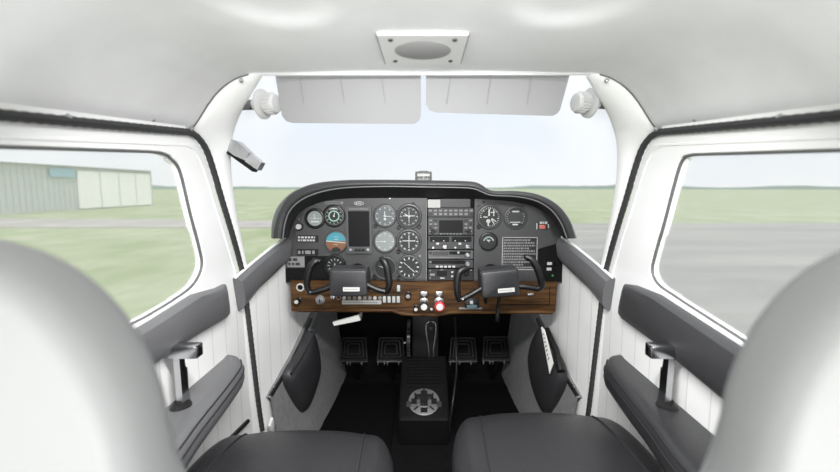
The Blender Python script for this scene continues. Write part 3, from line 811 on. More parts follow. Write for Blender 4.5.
def ring2(bm, r0, r1, h, M, mi, n=40, sx=1, sy=1):
    a = [bm.verts.new(M @ Vector((x*sx, y*sy, h))) for x, y in circ(0, 0, r0, n)]; b = [bm.verts.new(M @ Vector((x*sx, y*sy, h))) for x, y in circ(0, 0, r1, n)]
    for i in range(n): f = bm.faces.new((a[i], a[(i+1) % n], b[(i+1) % n], b[i])); f.material_index = mi
def ex_meter(bm, D, M):
    flat(bm, rect(-.55*D, -.52*D, .55*D, -.32*D), .0017, M, 1)
    flat(bm, rect(-.03*D, -.1*D, .03*D, .6*D), .0017, M, 1); flat(bm, rect(-.6*D, -.02*D, .6*D, .05*D), .0017, M, 1)
gauge(315, 218.5, 10, 'twin_needle_gauge', 'small pale-faced round gauge at the far upper left of the panel', 2, ((-20, .7, .03),), ((13, .78, .92, .03, 1),), extra=ex_meter, dialr=.74)
def ex_asi(bm, D, M):
    ring2(bm, .46*D, .58*D, .0018, M, 2); flat(bm, rect(-.32*D, .72*D, .32*D, .84*D), .0018, M, 1)
gauge(334, 216, 11, 'airspeed_indicator', 'airspeed indicator with a mint ring, left of the tall dark screen', 0, ((15, .42, .05),), ((12, .68, .86, .06, 2), (36, .88, .96, .025, 1)), extra=ex_asi, dialr=.86)
def ex_att(bm, D, M):
    up = [(D*.98*math.cos(a), D*.98*math.sin(a)) for a in [math.radians(12+168*i/20-6) for i in range(21)]]
    dn = [(D*.98*math.cos(a), D*.98*math.sin(a)) for a in [math.radians(174+192*i/20) for i in range(21)]]
    flat(bm, up, .0016, M, 3); flat(bm, dn, .0016, M, 4)
    flat(bm, rot2(rect(-D*.95, -.02*D, D*.95, .05*D), -.1), .0019, M, 1)
    for k in (-.25, .25, .5): flat(bm, rot2(rect(-D*.2, k*D-.02*D, D*.2, k*D+.02*D), -.1), .0019, M, 1)
    flat(bm, [(-.5*D, -.95*D), (.5*D, -.95*D), (.35*D, -.62*D), (.12*D, -.5*D), (-.12*D, -.5*D), (-.35*D, -.62*D)], .0022, M, 0)
    ring2(bm, .14*D, .2*D, .0024, M @ Matrix.Translation((0, -.78*D, 0)), 5)
gauge(336, 242, 11.5, 'attitude_indicator', 'attitude indicator with a turquoise sky and brown ground', 0, (), (), extra=ex_att, dialr=.88, ring=1)
gauge(335, 265.5, 11, 'turn_coordinator', 'dark round gauge half hidden behind the hub of the left yoke', 0, ((0, .3, .05),), ((12, .62, .85, .06, 1),), knob=None)
gauge(385, 216, 11.5, 'altimeter', 'grey-faced altimeter, top of the left column right of the tall screen', 1, ((95, .85, .035), (-5, .55, .05)), ((10, .72, .92, .07, 1), (50, .88, .95, .02, 1)), knob=((-.82, -.82),), dialr=.86, extra=lambda bm, D, M: flat(bm, circ(0, -.3*D, .13*D, 14), .0019, M, 1), ring=1)
def ex_vor(bm, D, M):
    flat(bm, rect(-.03*D, -.62*D, .03*D, .62*D), .002, M, 1); flat(bm, rect(-.62*D, .03*D, .62*D, .11*D), .002, M, 1)
    ring2(bm, .70*D, .74*D, .0018, M, 5)
gauge(409, 216.5, 12.5, 'course_indicator', 'black course indicator with crossed white needles, top right of the flight instruments', 0, ((-58, .6, .06),), ((12, .76, .94, .07, 1), (36, .86, .94, .025, 1)), knob=((-.8, -.86), (.8, -.8)), ring=1, extra=ex_vor, dialr=.76)
gauge(385, 241.5, 11.5, 'vertical_speed_indicator', 'pale grey round dial directly below the altimeter', 2, ((-88, .7, .04),), ((8, .72, .93, .07, 1), (32, .88, .95, .02, 1)), dialr=.84, ring=1)
gauge(409, 241.5, 12.5, 'course_indicator', 'black course indicator, middle of the three at the right of the flight instruments', 0, (), ((12, .72, .92, .10, 1), (36, .84, .92, .03, 1)), knob=((-.84, -.8),), ring=1, extra=ex_vor, dialr=.82)
gauge(385, 268, 12, 'heading_indicator', 'round black gauge behind the right grip of the left yoke', 0, ((-70, .7, .03),), ((12, .8, .94, .04, 5),), knob=((-.86, -.72),), dialr=.82, ring=1)
def ex_adf(bm, D, M): ring2(bm, .64*D, .68*D, .0018, M, 5)
gauge(409, 267, 12.5, 'direction_finder', 'black direction finder dial with one long slanting needle, lowest beside the radios', 0, ((132, .82, .035), (-48, .75, .03)), ((12, .74, .95, .10, 1),), knob=((-.84, -.84),), ring=1, extra=ex_adf, dialr=.84)
def ex_quad(bm, D, M):
    flat(bm, rect(-.12*D, .1*D, .02*D, .75*D), .0018, M, 1); flat(bm, rect(.12*D, .4*D, .5*D, .5*D), .0018, M, 1); flat(bm, rect(.35*D, .1*D, .45*D, .7*D), .0018, M, 1)
    for a in (35, 55): flat(bm, rot2(rect(-.04*D, -.75*D, .05*D, -.25*D), math.radians(a)), .0018, M, 1)
    flat(bm, circ(-.12*D, -.4*D, .2*D, 12), .0018, M, 1); flat(bm, rect(-.18*D, -.85*D, -.06*D, -.4*D), .0018, M, 1); flat(bm, rect(-.6*D, -.05*D, -.2*D, .05*D), .0018, M, 1)
gauge(489.5, 217, 12.2, 'tachometer', 'black gauge with bold white markings, first to the right of the radio stack', 0, (), ((24, .82, .95, .04, 1, 4, -1.6, 3.4),), extra=ex_quad, knob=((-.85, -.75),), dialr=.84, ring=1)
def ex_cdi(bm, D, M):
    flat(bm, [(x*.8, y*.8) for x, y in rrect(-D, -D*.95, D, D*.95, D*.5)], .0015, M, 5)
    flat(bm, rect(-.35*D, .55*D, .35*D, .68*D), .0019, M, 1); flat(bm, rect(-.55*D, -.52*D, .5*D, -.44*D), .0019, M, 1); flat(bm, rect(-.3*D, -.8*D, .25*D, -.64*D), .0019, M, 1)
    for sx in (-1, 1):
        for k in range(6):
            a = math.radians(-40+16*k); flat(bm, [(sx*(.88*D*math.cos(a)+x), .88*D*math.sin(a)+y) for x, y in rect(-.05*D, -.03*D, .05*D, .03*D)], .0018, M, 1)
    flat(bm, rect(.35*D, .52*D, .9*D, .7*D), .0018, M, 0); flat(bm, rect(.3*D, -.8*D, .9*D, -.62*D), .0018, M, 0)
gauge(515.5, 217.5, 11.5, 'twin_scale_gauge', 'dark grey round gauge with side scales, nearest the red emergency switch', 0, (), (), extra=ex_cdi, dialr=.84, ring=1)
def ex_arc(bm, D, M):
    for k in range(9):
        a = math.radians(25+130*k/8); flat(bm, [(D*.62*math.cos(a)+x, D*.62*math.sin(a)-.05*D+y) for x, y in rot2(rect(-.11*D, -.07*D, .11*D, .07*D), a+PI/2)], .0018, M, 2 if k > 2 else 1)
    flat(bm, rect(-.22*D, .1*D, .22*D, .22*D), .0018, M, 1)
gauge(488.5, 241.5, 9.3, 'suction_gauge', 'small black gauge with a pale arc, below the bold white one right of the radios', 0, ((-35, .6, .03),), (), extra=ex_arc, dialr=.84)
# small selector knob at the left
t = thing('selector_knob', 'small white round knob at the far left of the panel', 'knob', face(299.3, 226.5).translation)
bm = NB(); lathe(bm, [(.0135, 0), (.0135, .004), (.011, .007)], face(299.3, 226.5), 24); mk('collar', bm, M_black, t)
bm = NB(); lathe(bm, [(.010, .005), (.0095, .013), (.008, .015), (0, .015)], face(299.3, 226.5), 24); mk('cap', bm, M_lblw, t)
# toggle under the legends
t = thing('toggle_switch', 'silver toggle switch above the left grip of the left yoke', 'switch', face(315, 261).translation)
bm = NB(); lathe(bm, [(.010, 0), (.010, .005), (.006, .007), (0, .007)], face(315, 261), 18); mk('nut', bm, M_steel, t)
bm = NB(); p = face(315, 261).translation; tube(bm, [p+Vector((0, -.006, 0)), p+Vector((.001, -.022, .008))], [.0025, .004], 8); mk('bat', bm, M_chrome, t)
# tall moving-map screen
t = thing('map_display', 'tall blank black screen in a grey frame between the flight instruments', 'display', face(359, 228).translation)
M = face(359.5, 228); w = 12.5*KP; hh = 21.5*KP
bm = NB(); prism(bm, rrect(-w, -hh-.012, w, hh, .004), .001, .012, M, 0)
for k in range(9): flat(bm, rect((-9+k*2.1)*KP, hh-.010, (-7.6+k*2.1)*KP, hh-.006), .0124, M, 1)
mk('frame', bm, [M_bezg, M_lblg], t)
bm = NB(); prism(bm, rrect(-w+2.1*KP, -hh+3.4*KP, w-2.1*KP, hh-4.5*KP, .002), .012, .0128, M); mk('screen', bm, M_screen, t)
for kx, mm in ((-8.5, M_steel), (-3, M_black), (0.5, M_black), (4, M_black), (8.5, M_steel)):
    bm = NB(); lathe(bm, [(.005, .012), (.0045, .018), (0, .0185)], M @ Matrix.Translation((kx*KP, -hh+.2*KP, 0)), 14); mk('button', bm, mm, t)
# emergency locator switch
t = thing('emergency_switch', 'small red rocker switch with white print at the right end of the panel', 'switch', face(542, 226).translation)
M = face(542.5, 225.5); k = KP
bm = NB(); prism(bm, rect(-6.8*k, -4.2*k, 6.8*k, 4.2*k), 0, .001, M, 0)
textbars(bm, -3*k, 1.6*k, 6*k, 4*k, .0014, M, 1, 1, .9); flat(bm, rect(-6.2*k, -3.8*k, -5.2*k, 2.5*k), .0014, M, 1); flat(bm, rect(5*k, -2.5*k, 6.2*k, 1.2*k), .0014, M, 1)
mk('plate', bm, [M_dgrey, M_mark], t)
bm = NB(); box(bm, (-.4*k, -1.3*k, .003), (6*k, 4*k, .006), M, bev=.001); mk('rocker', bm, M_salmon, t)
bm = NB(); box(bm, (4*k, -1.3*k, .002), (2*k, 4*k, .004), M); mk('guard', bm, M_black, t)

# ---- radio stack
def radio(name, lab, y0, y1, mat_, x0=428.3, x1=472.8, dp=.010):
    M = face((x0+x1)/2, (y0+y1)/2); t = thing(name, lab, 'radio', M.translation, 'units of the radio stack')
    w = (x1-x0)/2*KP; hh = (y1-y0)/2*KP-.0008
    bm = NB(); prism(bm, rrect(-w, -hh, w, hh, .0015, 2), -.005, dp, M); mk('front_panel', bm, mat_, t)
    def L(px, py): return ((px-(x0+x1)/2)*KP, ((y0+y1)/2-py)*KP)
    return t, M, L, dp
def disp(t, M, L, dp, a, b, c, d, mats=None, nm='display', bars=0):
    x0, y1 = L(a, b); x1, y0 = L(c, d)
    bm = NB(); prism(bm, rect(x0, y0, x1, y1), dp, dp+.001, M)
    if bars: textbars(bm, x0+.002, y0+.001, x1-.002, y1-.001, dp+.0014, M, 1, bars)
    mk(nm, bm, mats or [M_screen, M_lblg], t)
def btn(t, M, L, dp, px, py, w, h, m, nm='button'):
    x, y = L(px, py); bm = NB(); box(bm, (x, y, dp+.002), (w*KP, h*KP, .005), M, bev=.0006, seg=1); mk(nm, bm, m, t)
def knb(t, M, L, dp, px, py, r, m, d2=.014):
    x, y = L(px, py); bm = NB(); T = M @ Matrix.Translation((x, y, 0)); r *= KP
    lathe(bm, [(r, dp), (r*.96, dp+.008), (r*.8, dp+.010), (r*.62, dp+.010), (r*.58, dp+d2), (r*.45, dp+d2+.002), (0, dp+d2+.002)], T, 20); mk('knob', bm, m, t)
t = solo('blank_plate', (lambda b: (prism(b, rect(-14.5*KP, -4.2*KP, 14.5*KP, 4.2*KP), -.005, .004, face(455.5, 203.2)), b)[1])(NB()), M_dgrey, 'blank dark plate at the top of the radio stack', 'panel')
t = solo('paper_label', (lambda b: (prism(b, rect(-6.2*KP, -4*KP, 6.2*KP, 4*KP), -.005, .0055, face(434, 203.6)), b)[1])(NB()), M_lblw, 'blank white label at the top left of the radio stack', 'label')
a = radio('audio_panel', 'audio panel with two rows of tiny pale keys, top of the radio stack', 208, 216.6, M_radio)
for i in range(9):
    btn(*a, 430.5+i*5, 210.4, 3.2, 1.9, M_lblg)
    btn(*a, 430.5+i*5, 213.9, 3.0, 2.2, M_lblg if i not in (0, 8) else M_black)
a = radio('navigation_unit', 'navigation unit with a dark rectangular screen in the radio stack', 217, 234.6, M_radio)
disp(*a, 439, 220, 462.5, 232.5)
for i in range(4):
    for x in (430.8, 435.6, 465.5, 470):
        btn(*a, x, 220.2+i*3.6, 2.8, 1.5, M_lblg if (i+int(x)) % 3 else M_black)
for i in range(7): btn(*a, 441+i*3.2, 233.5, 1.8, 1, M_lblg)
knb(*a, 432.5, 231, 2.0, M_black); knb(*a, 468.5, 231, 2.0, M_black)
a = radio('communication_radio', 'two-window communication radio below the navigation unit', 235.2, 248.9, M_radio)
disp(*a, 430, 236.3, 449, 241.5, [M_screen]); disp(*a, 451.5, 236.3, 471, 241.5, [M_screen])
for x in (433.5, 443.5, 455, 465): btn(*a, x, 240.3, 1.4, .9, M_lblw, 'lit_digit')
for x in (437.5, 459.5): btn(*a, x, 243.2, 2.8, 2, M_lblw)
for x in (433, 455): knb(*a, x, 246.8, 1.3, M_steel)
for x in (444.5, 466.8): knb(*a, x, 246, 2.4, M_steel)
a = radio('navigation_receiver', 'grey-faced receiver with one knob, fourth unit down in the radio stack', 249.6, 258.6, M_bezg)
disp(*a, 449, 251, 470, 254, [M_screen]); knb(*a, 467, 254.2, 2.5, M_steel)
btn(*a, 458, 252, 2, 1.8, M_lblw); btn(*a, 430.5, 252.3, 2, 2.6, M_black); disp(*a, 432.5, 251.2, 448, 255, [M_dgrey]); btn(*a, 445, 257, 30, .6, M_lblg, 'trim_line')
a = radio('direction_finder_receiver', 'receiver with five square white keys in the radio stack', 259, 267.6, M_radio)
disp(*a, 430, 259.8, 465, 263.3, [M_screen]); knb(*a, 467, 263.2, 2.5, M_steel)
for i in range(5): btn(*a, 437+i*4.15, 266, 2.8, 1.9, M_lblw)
btn(*a, 430.5, 261.5, 1.6, 2, M_lblg)
a = radio('transponder', 'black transponder with a small square screen, bottom of the radio stack', 268.2, 280, M_radiod)
disp(*a, 436.5, 270, 446.8, 275.6); disp(*a, 430, 273, 434.5, 275, [M_lblg]); disp(*a, 440, 277, 444.3, 278, [M_lblw])
for y in (271.3, 275.6): btn(*a, 452, y, 2, 1.6, M_lblw)
for y in (269.6, 277.2): btn(*a, 430, y, 1.3, 1.2, M_lblg)
knb(*a, 466, 272, 2.6, M_black); btn(*a, 470.5, 269.3, 1.4, 1.2, M_lblg); disp(*a, 440, 268.8, 443, 269.5, [M_lblg])

# ---- wooden sub-panel
YW = 1.362
KW = 1.39/F
ws = thing('wooden_panel', 'wood-grained lower panel strip below the instrument panel', 'panel', (0, YW, -.44))
MW = Matrix.Translation((0, YW, 0)) @ RX90
def wxz(px, py): p = aY(px, py, YW); return (p.x, p.z)
top = [wxz(557.5, 282.5), wxz(290.5, 281)]
bot = [(291.5,311), (300,312), (392,312), (402,315), (418,316.5), (438,316.5), (450,314), (462,313.5), (552,314), (555.5,311)]
bm = NB(); poly = top+[wxz(*q) for q in bot]
prism(bm, poly, -.017, 0, MW)
mk('board', bm, M_wood, ws)
bm = NB()
p3 = [Vector((wxz(*q)[0], YW-.001, wxz(*q)[1]+.006)) for q in bot[1:-1]]
tube(bm, p3, .0065, 8); mk('lower_moulding', bm, M_wood, ws)
for i in range(8):
    px = 344.3+i*5.1
    bm = NB(); lathe(bm, [(.0062, 0), (.0062, .002), (.0042, .003), (.004, .009), (0, .0095)], face(px, 298, YW), 14)
    mk('circuit_breaker', bm, M_lblg if i % 3 else M_lblw, ws)
M = face(361.7, 302.3, YW); bm = NB(); prism(bm, rect(-19.8*KW, -2*KW, 19.8*KW, 2*KW), 0, .001, M, 0); textbars(bm, -19*KW, -1.2*KW, 19*KW, 1.2*KW, .0012, M, 1, 1, .4); mk('label_strip', bm, [M_lblw, M_lblg], ws, 'white strip of tiny print')
for px, py in ((384.5,299), (389.2,299), (393.8,299), (398.4,299), (398.6,287.8)):
    M = face(px, py, YW)
    bm = NB(); prism(bm, rect(-2.3*KW, -4*KW, 2.3*KW, 4*KW), 0, .002, M); r = mk('rocker_switch', bm, M_black, ws)
    bm = NB(); box(bm, (0, 0, .004), (3.1*KW, 6.4*KW, .006), M @ Matrix.Rotation(.12, 4, 'X'), bev=.001); mk('rocker', bm, M_lblw, r, label='white rocker')
# glovebox outline
bm = NB(); M = face(524.5, 295.5, YW)
prism(bm, rect(-24.5*KW, -8.5*KW, 24.5*KW, 9*KW), 0, .0025, M); gb = mk('glovebox_door', bm, M_wood, ws, 'wooden glovebox door')
bm = NB(); prism(bm, rect(24.6*KW, -8.5*KW, 25.5*KW, 9*KW), 0, .0008, M); prism(bm, rect(-25*KW, -9.3*KW, 25.5*KW, -8.6*KW), 0, .0008, M); mk('gap', bm, M_blackm, gb)
bm = NB(); box(bm, (5.5*KW, 0.5*KW, .008), (6*KW, 2.6*KW, .014), M @ Matrix.Rotation(.3, 4, 'Z'), bev=.002); mk('latch', bm, M_steel, gb, label='metal latch')
# flap switch
bm = NB(); prism(bm, rect(-11.5*KW, -1*KW, 11.5*KW, 1*KW), 0, .004, face(470.5, 308.2, YW)); mk('label_strip', bm, M_lblg, ws)
fs = thing('flap_switch', 'flap switch with a teal window under the left grip of the right yoke', 'switch', face(472, 303, YW).translation)
bm = NB(); box(bm, (0, 0, .007), (14*KW, 10*KW, .014), face(471.5, 302, YW), bev=.002); mk('housing', bm, M_black, fs)
bm = NB(); box(bm, (0, 0, .0145), (10*KW, 3*KW, .003), face(471.5, 305.2, YW)); mk('indicator_window', bm, M_teal, fs, label='teal window')
bm = NB(); box(bm, (0, 0, .018), (3*KW, 3.2*KW, .010), face(470.8, 301, YW), bev=.001); mk('lever_tip', bm, M_lblw, fs)
# knobs and plungers
def plunger(px, py, r, name, lab, mats, stalk=.03, top=False, group='push-pull knobs on the wooden panel'):
    M = face(px, py, YW); t = thing(name, lab, 'knob', M.translation, group); r *= KW
    bm = NB(); lathe(bm, [(r*1.1, 0), (r*1.1, .004), (r*.6, .006), (r*.5, stalk)], M, 20); mk('collar', bm, mats[0], t)
    bm = NB(); lathe(bm, [(r*.5, stalk-.004), (r*1.05, stalk), (r*1.15, stalk+.006), (r*1.1, stalk+.014), (r*.8, stalk+.018)], M, 28); mk('knob_rim', bm, mats[1], t)
    bm = NB(); lathe(bm, [(r*.82, stalk+.0175), (r*.7, stalk+.0195), (0, stalk+.02)], M, 24); mk('knob_cap', bm, mats[2], t)
    return t
plunger(424, 301.5, 4.0, 'throttle_knob', 'black throttle plunger with a pale cap, centre of the wooden panel', (M_steel, M_black, M_lblw), .05)
plunger(439, 301.5, 4.4, 'mixture_knob', 'red mixture plunger with a white cap on the wooden panel', (M_steel, M_red, M_lblw), .05)
plunger(408.3, 294.3, 2.7, 'dimmer_knob', 'small black and white knob between the rocker switches and the throttle', (M_black, M_black, M_lblg), .010)
plunger(416, 307, 2.3, 'heat_knob', 'tiny pale pull knob left of the throttle, low on the wood', (M_black, M_black, M_lblw), .012)
plunger(431.2, 306.8, 1.7, 'lighter_knob', 'tiny pale pull knob between the throttle and the red mixture knob', (M_black, M_black, M_lblw), .010)
plunger(299.2, 299.5, 2.6, 'primer_knob', 'white pull knob at the lower left corner of the wooden panel', (M_black, M_black, M_lblw), .014)
for px, lab in ((424, 'silver lock collar directly above the throttle'), (439, 'silver lock collar directly above the red mixture knob')):
    M = face(px, 293, YW); t = thing('friction_collar', lab, 'collar', M.translation, 'lock collars')
    bm = NB(); box(bm, (0, 0, .009), (7.2*KW, 5.5*KW, .018), M, bev=.003); mk('block', bm, M_steel, t)
    bm = NB(); lathe(bm, [(.004, .018), (.004, .024), (0, .0245)], M, 14); mk('button', bm, M_lblg, t)
# socket ring
t = thing('headset_socket', 'round white-ringed socket at the left end of the wooden panel', 'socket', face(300.5, 287.2, YW).translation)
M = face(300.5, 287.2, YW); bm = NB(); lathe(bm, [(.0135, 0), (.0135, .004), (.009, .005), (.009, 0.001)], M, 28); mk('ring', bm, M_lblw, t)
bm = NB(); lathe(bm, [(.009, .0012), (0, .0012)], M, 24); mk('hole', bm, M_blackm, t)
# ignition
t = thing('ignition_switch', 'round steel ignition switch left of the circuit breakers', 'switch', face(320.3, 299.8, YW).translation)
M = face(320.3, 299.8, YW); bm = NB(); lathe(bm, [(.0155, 0), (.0155, .004), (.013, .006)], M, 28); mk('collar', bm, M_lblg, t)
bm = NB(); lathe(bm, [(.0125, .004), (.012, .010), (.006, .011), (0, .011)], M, 24); mk('barrel', bm, M_steel, t)
bm = NB(); flat(bm, rect(-.0015, -.006, .0015, .006), .0115, M); mk('key_slot', bm, M_black, t)
t = thing('toggle_switch', 'steel toggle switch under the hub of the left yoke', 'switch', face(333, 297, YW).translation)
M = face(333, 297, YW); bm = NB(); lathe(bm, [(.008, 0), (.008, .004), (.005, .006), (0, .006)], M, 16); mk('nut', bm, M_steel, t)
bm = NB(); p = M.translation; tube(bm, [p+Vector((0, -.004, 0)), p+Vector((0, -.018, .006))], [.0022, .0035], 8); mk('bat', bm, M_chrome, t)
bm = NB(); tube(bm, [face(338.6+2*math.cos(a), 297.5+2*math.sin(a), YW-.003).translation for a in [2*PI*i/16 for i in range(16)]], .0013, 6, closed=True)
solo('metal_ring', bm, M_steel, 'small brass-coloured ring left of the first circuit breaker', 'ring')
# parking brake handle
bm = NB(); q = [aY(332.5,322.5,1.31), aY(358.5,315.5,1.33), aY(360.5,320.5,1.33), aY(334,325.8,1.31)]
a = [bm.verts.new(p) for p in q]; b = [bm.verts.new(p+Vector((0, .012, 0))) for p in q]
bm.faces.new(a); bm.faces.new(b[::-1])
for i in range(4): bm.faces.new((a[i], a[(i+1) % 4], b[(i+1) % 4], b[i]))
bl = mk('brake_lever', bm, mat('cream_lever', rgb(178,178,174), .5), ws, 'pale flat lever hanging under the panel')
bm = NB(); tube(bm, [aY(360,318,1.335), aY(361,313.5,1.352)], .006, 8); mk('pivot', bm, M_steel, bl)

# ---- control yokes
M_hubf = mat('yoke_hub_grey', rgb(40,40,42), .36, bump=.2, bscale=350, var=.05)
def yoke(hubpx, tilt, grips, lab, labpx, shaft):
    YH = 1.215
    c = aY(*hubpx, YH); t = thing('control_yoke', lab, 'control yoke', c, 'pair of control yokes')
    K = 1.235/F
    M = Matrix.Translation(c) @ RX90 @ Matrix.Rotation(tilt, 4, 'Z')
    # hub: deep rounded block, its top sloping away
    w, h0, h1 = 19.2*K, -13.5*K, 13.5*K
    bm = NB(); rows = []
    prof = [(-.055, 1.0), (-.05, 1.0), (.0, 1.0), (.008, .985), (.012, .95), (.0135, .88)]
    for z, k in prof:
        rows.append([M @ Vector((x*k, y*k, z)) for x, y in rrect(-w, h0, w, h1, .010, 6)])
    loft(bm, rows, close_u=True, caps=True); hub = mk('hub', bm, M_hubf, t, ang=50)
    bm = NB(); rows = [[M @ Vector((x, y, z)) for x, y in rrect(-w*.97, h1*.72, w*.97, h1*1.08, .006, 4)] for z in (-.05, .004, .010)]
    loft(bm, rows, close_u=True, caps=True); mk('hub_cap', bm, M_dgrey, hub)
    bm = NB(); lx, ly = (labpx[0]-hubpx[0])*K, (hubpx[1]-labpx[1])*K
    Ml = Matrix.Translation(c) @ RX90 @ Matrix.Translation((lx, ly, .0137)) @ Matrix.Rotation(tilt, 4, 'Z')
    prism(bm, rect(-8.3*K, -2.1*K, 8.3*K, 2.1*K), 0, .0008, Ml, 0); textbars(bm, -7.2*K, -.9*K, 7.2*K, .9*K, .001, Ml, 1, 1, .5); mk('label_plate', bm, [M_lblw, M_lblg], hub, 'white label')
    # shaft and collar at the panel
    bm = NB(); tube(bm, [Vector((c.x, YH+.05, c.z)), Vector((c.x, YP-.03, c.z))], .0145, 16); mk('shaft', bm, M_steel if shaft else M_black, t)
    bm = NB(); lathe(bm, [(.027, 0), (.027, .006), (.023, .012), (.019, .020), (.016, .028)], Matrix.Translation((c.x, YP-.001, c.z)) @ RX90, 28); mk('shaft_collar', bm, M_black, t)
    for g in grips:
        pts = spline([aY(q[0], q[1], YH+q[2]) for q in g['arm']], 6); bm = NB()
        tube(bm, pts, g.get('ra', .0088), 12); arm = mk('arm', bm, M_black, t)
        pts = spline([aY(q[0], q[1], YH+q[2]) for q in g['grip']], 6); bm = NB(); n = len(pts)
        tube(bm, pts, [.0088+.0020*math.sin(PI*i/(n-1)) for i in range(n)], 14, flat=.95)
        superell(bm, pts[-1], (.0085, .0085, .008), .9, .9, nu=10, nv=14); superell(bm, pts[0], (.0085, .0085, .008), .9, .9, nu=10, nv=14)
        gr = mk('grip', bm, M_black, t, ang=70)
        if 'btn' in g:
            bm = NB(); q = g['btn']; lathe(bm, [(.005, 0), (.005, .006), (0, .007)], Matrix.Translation(aY(q[0], q[1], YH-.012)) @ RX90, 14); mk('thumb_button', bm, M_red if q[2] else M_lblg, gr)
        if 'bolt' in g:
            bm = NB(); q = g['bolt']; lathe(bm, [(.0035, 0), (.003, .003), (0, .0035)], Matrix.Translation(aY(q[0], q[1], YH-.014)) @ RX90, 10); mk('bolt', bm, M_steel, gr)
        if 'edge' in g:
            bm = NB(); tube(bm, spline([aY(q[0], q[1], YH-.0125) for q in g['edge']], 4), .0012, 6); mk('edge_trim', bm, M_steel, gr)
    return t
yoke((349, 282.5), 0, [
    dict(arm=[(332,286,.0), (322,290,-.002), (312,292.5,-.002)], grip=[(309.5,292,0), (306.8,285,-.004), (308,275,-.006), (311,266,-.006), (315.5,261.5,-.004), (319,261,0)], bolt=(310.5,292)),
    dict(arm=[(366,284,.0), (376,289,-.002), (385,291.5,-.002)], grip=[(386,292,0), (389,286,-.004), (388.5,277,-.006), (387,268,-.006), (384.5,262,-.004), (382,259.5,0)], edge=[(384.5,262), (387.2,270), (388.3,280)])],
    'left control yoke, black with two upright grips and a grey hub box', (352, 288.3), True)
yoke((499.5, 283), math.radians(5), [
    dict(arm=[(482,288,0), (472,294,-.002), (461,299.5,-.002)], grip=[(459,299.5,0), (457.3,292,-.004), (457,282,-.006), (459,273,-.006), (463,269.3,-.004), (467,268.5,0)], bolt=(463,299)),
    dict(arm=[(517,286,0), (527,287,-.002), (536,288.5,-.002)], grip=[(537,289,0), (541.5,286,-.004), (540.5,278,-.006), (537,268,-.006), (532,260,-.004), (526.5,257,0)], edge=[(533,261), (537,267), (540,275)])],
    'right control yoke, turned slightly, black grips and a grey hub box', (505.5, 289.3), False)
# microphone clip under the right yoke and curled cord
bm = NB(); pts = []
for i in range(120):
    t_ = i/119; a = t_*2*PI*13; p = aY(499.5-2.5*t_, 297+24*t_, 1.30); pts.append(p+Vector((.005*math.cos(a), .005*math.sin(a), 0)))
tube(bm, pts, .0021, 6); solo('coiled_cord', bm, M_black, 'thin black coiled cord hanging below the hub of the right yoke', 'cord')
bm = NB(); tube(bm, [aY(485,297,YW-.03), aY(485.5,302,YW-.004)], .006, 10); solo('hook', bm, M_black, 'small black hook on the wood just left of the coiled cord', 'hook')

# ------------------------------------------------------------------ pedestal, pedals, floor
pd = thing('centre_pedestal', 'black centre pedestal running from under the panel down to the floor', 'pedestal', (0, 1.5, -.9))
bm = NB(); hwid = .088
prof = [(1.385, -.898), (1.372, -.80), (1.385, -.79), (1.63, -.675), (1.64, -.898)]
rows = [[(x, y, z) for y, z in prof] for x in (-hwid, -hwid+.006, hwid-.006, hwid)]
rows[0] = [(-hwid, y+(.004 if i < 3 else 0), z-(.004 if 0 < i < 4 else 0)) for i, (y, z) in enumerate(prof)]
rows[3] = [(hwid, y+(.004 if i < 3 else 0), z-(.004 if 0 < i < 4 else 0)) for i, (y, z) in enumerate(prof)]
loft(bm, rows, close_u=True, caps=True); mk('console_box', bm, mat('console_plastic', rgb(12,12,13), .6, spec=.15, bump=.2, bscale=300), pd)
bm = NB()
box(bm, (.005, 1.655, -.555), (.105, .06, .27), bev=.004); mk('upright_cover', bm, mat('pedestal_panel', rgb(15,15,16), .5), pd)
bm = NB()
for k in range(9):
    Y = 1.50+k*.014; z = -.79+(Y-1.385)*.469; box(bm, (0, Y, z+.003), (.135, .006, .010))
mk('ribbed_boot', bm, M_blackm, pd)
# fuel selector dial
sl = math.atan2(.115, .245); cS = Vector((0, 1.435, -.79+(1.435-1.385)*.469+.001))
MF = Matrix.Translation(cS) @ Matrix.Rotation(sl, 4, 'X')
fsel = thing('fuel_selector', 'round metal fuel selector plate with a black handle on top of the pedestal', 'selector', cS)
bm = NB(); lathe(bm, [(.056, 0), (.056, .003), (.053, .004), (0, .004)], MF, 40)
mk('dial_plate', bm, mat('worn_aluminium', rgb(140,140,140), .4, .85, var=.2, vscale=60), fsel)
bm = NB()
for a in (0, 90, 180, 270):
    pl = rot2(rect(-.012, .026, .012, .046), math.radians(a)); flat(bm, pl, .0045, MF)
for a in (45, 135, 225, 315): flat(bm, rot2(rect(-.003, .03, .003, .05), math.radians(a)), .0045, MF)
mk('dial_marking', bm, M_black, fsel)
bm = NB(); prism(bm, [(-.012, -.02), (.012, -.02), (.014, .006), (.034, .008), (.034, .018), (.008, .022), (.0, .05), (-.008, .022), (-.034, .018), (-.034, .008), (-.014, .006)], .005, .018, MF); mk('pointer_handle', bm, M_black, fsel)
for sx in (-1, 1):
    bm = NB(); box(bm, (sx*.054, -.012, .003), (.018, .022, .006), MF, bev=.001); mk('side_tab', bm, M_dgrey, fsel)
# chrome loop lever
YV = 1.618; kk = 1.66/F
loop = [(431,321.5), (434.5,323), (436,328), (435,338), (433.4,350), (433,360), (429,360), (428.6,350), (427,338), (426,328), (427.5,323)]
t = thing('loop_lever', 'narrow chrome loop standing on the front of the pedestal', 'lever', aY(431,360,YV))
bm = NB(); tube(bm, spline([aY(*q, YV) for q in loop], 4, closed=True), .0035, 8, closed=True); mk('loop', bm, M_chrome, t)
bm = NB(); box(bm, aY(431, 329, YV+.002), (.018, .008, .02), bev=.002); mk('latch', bm, M_dgrey, t)
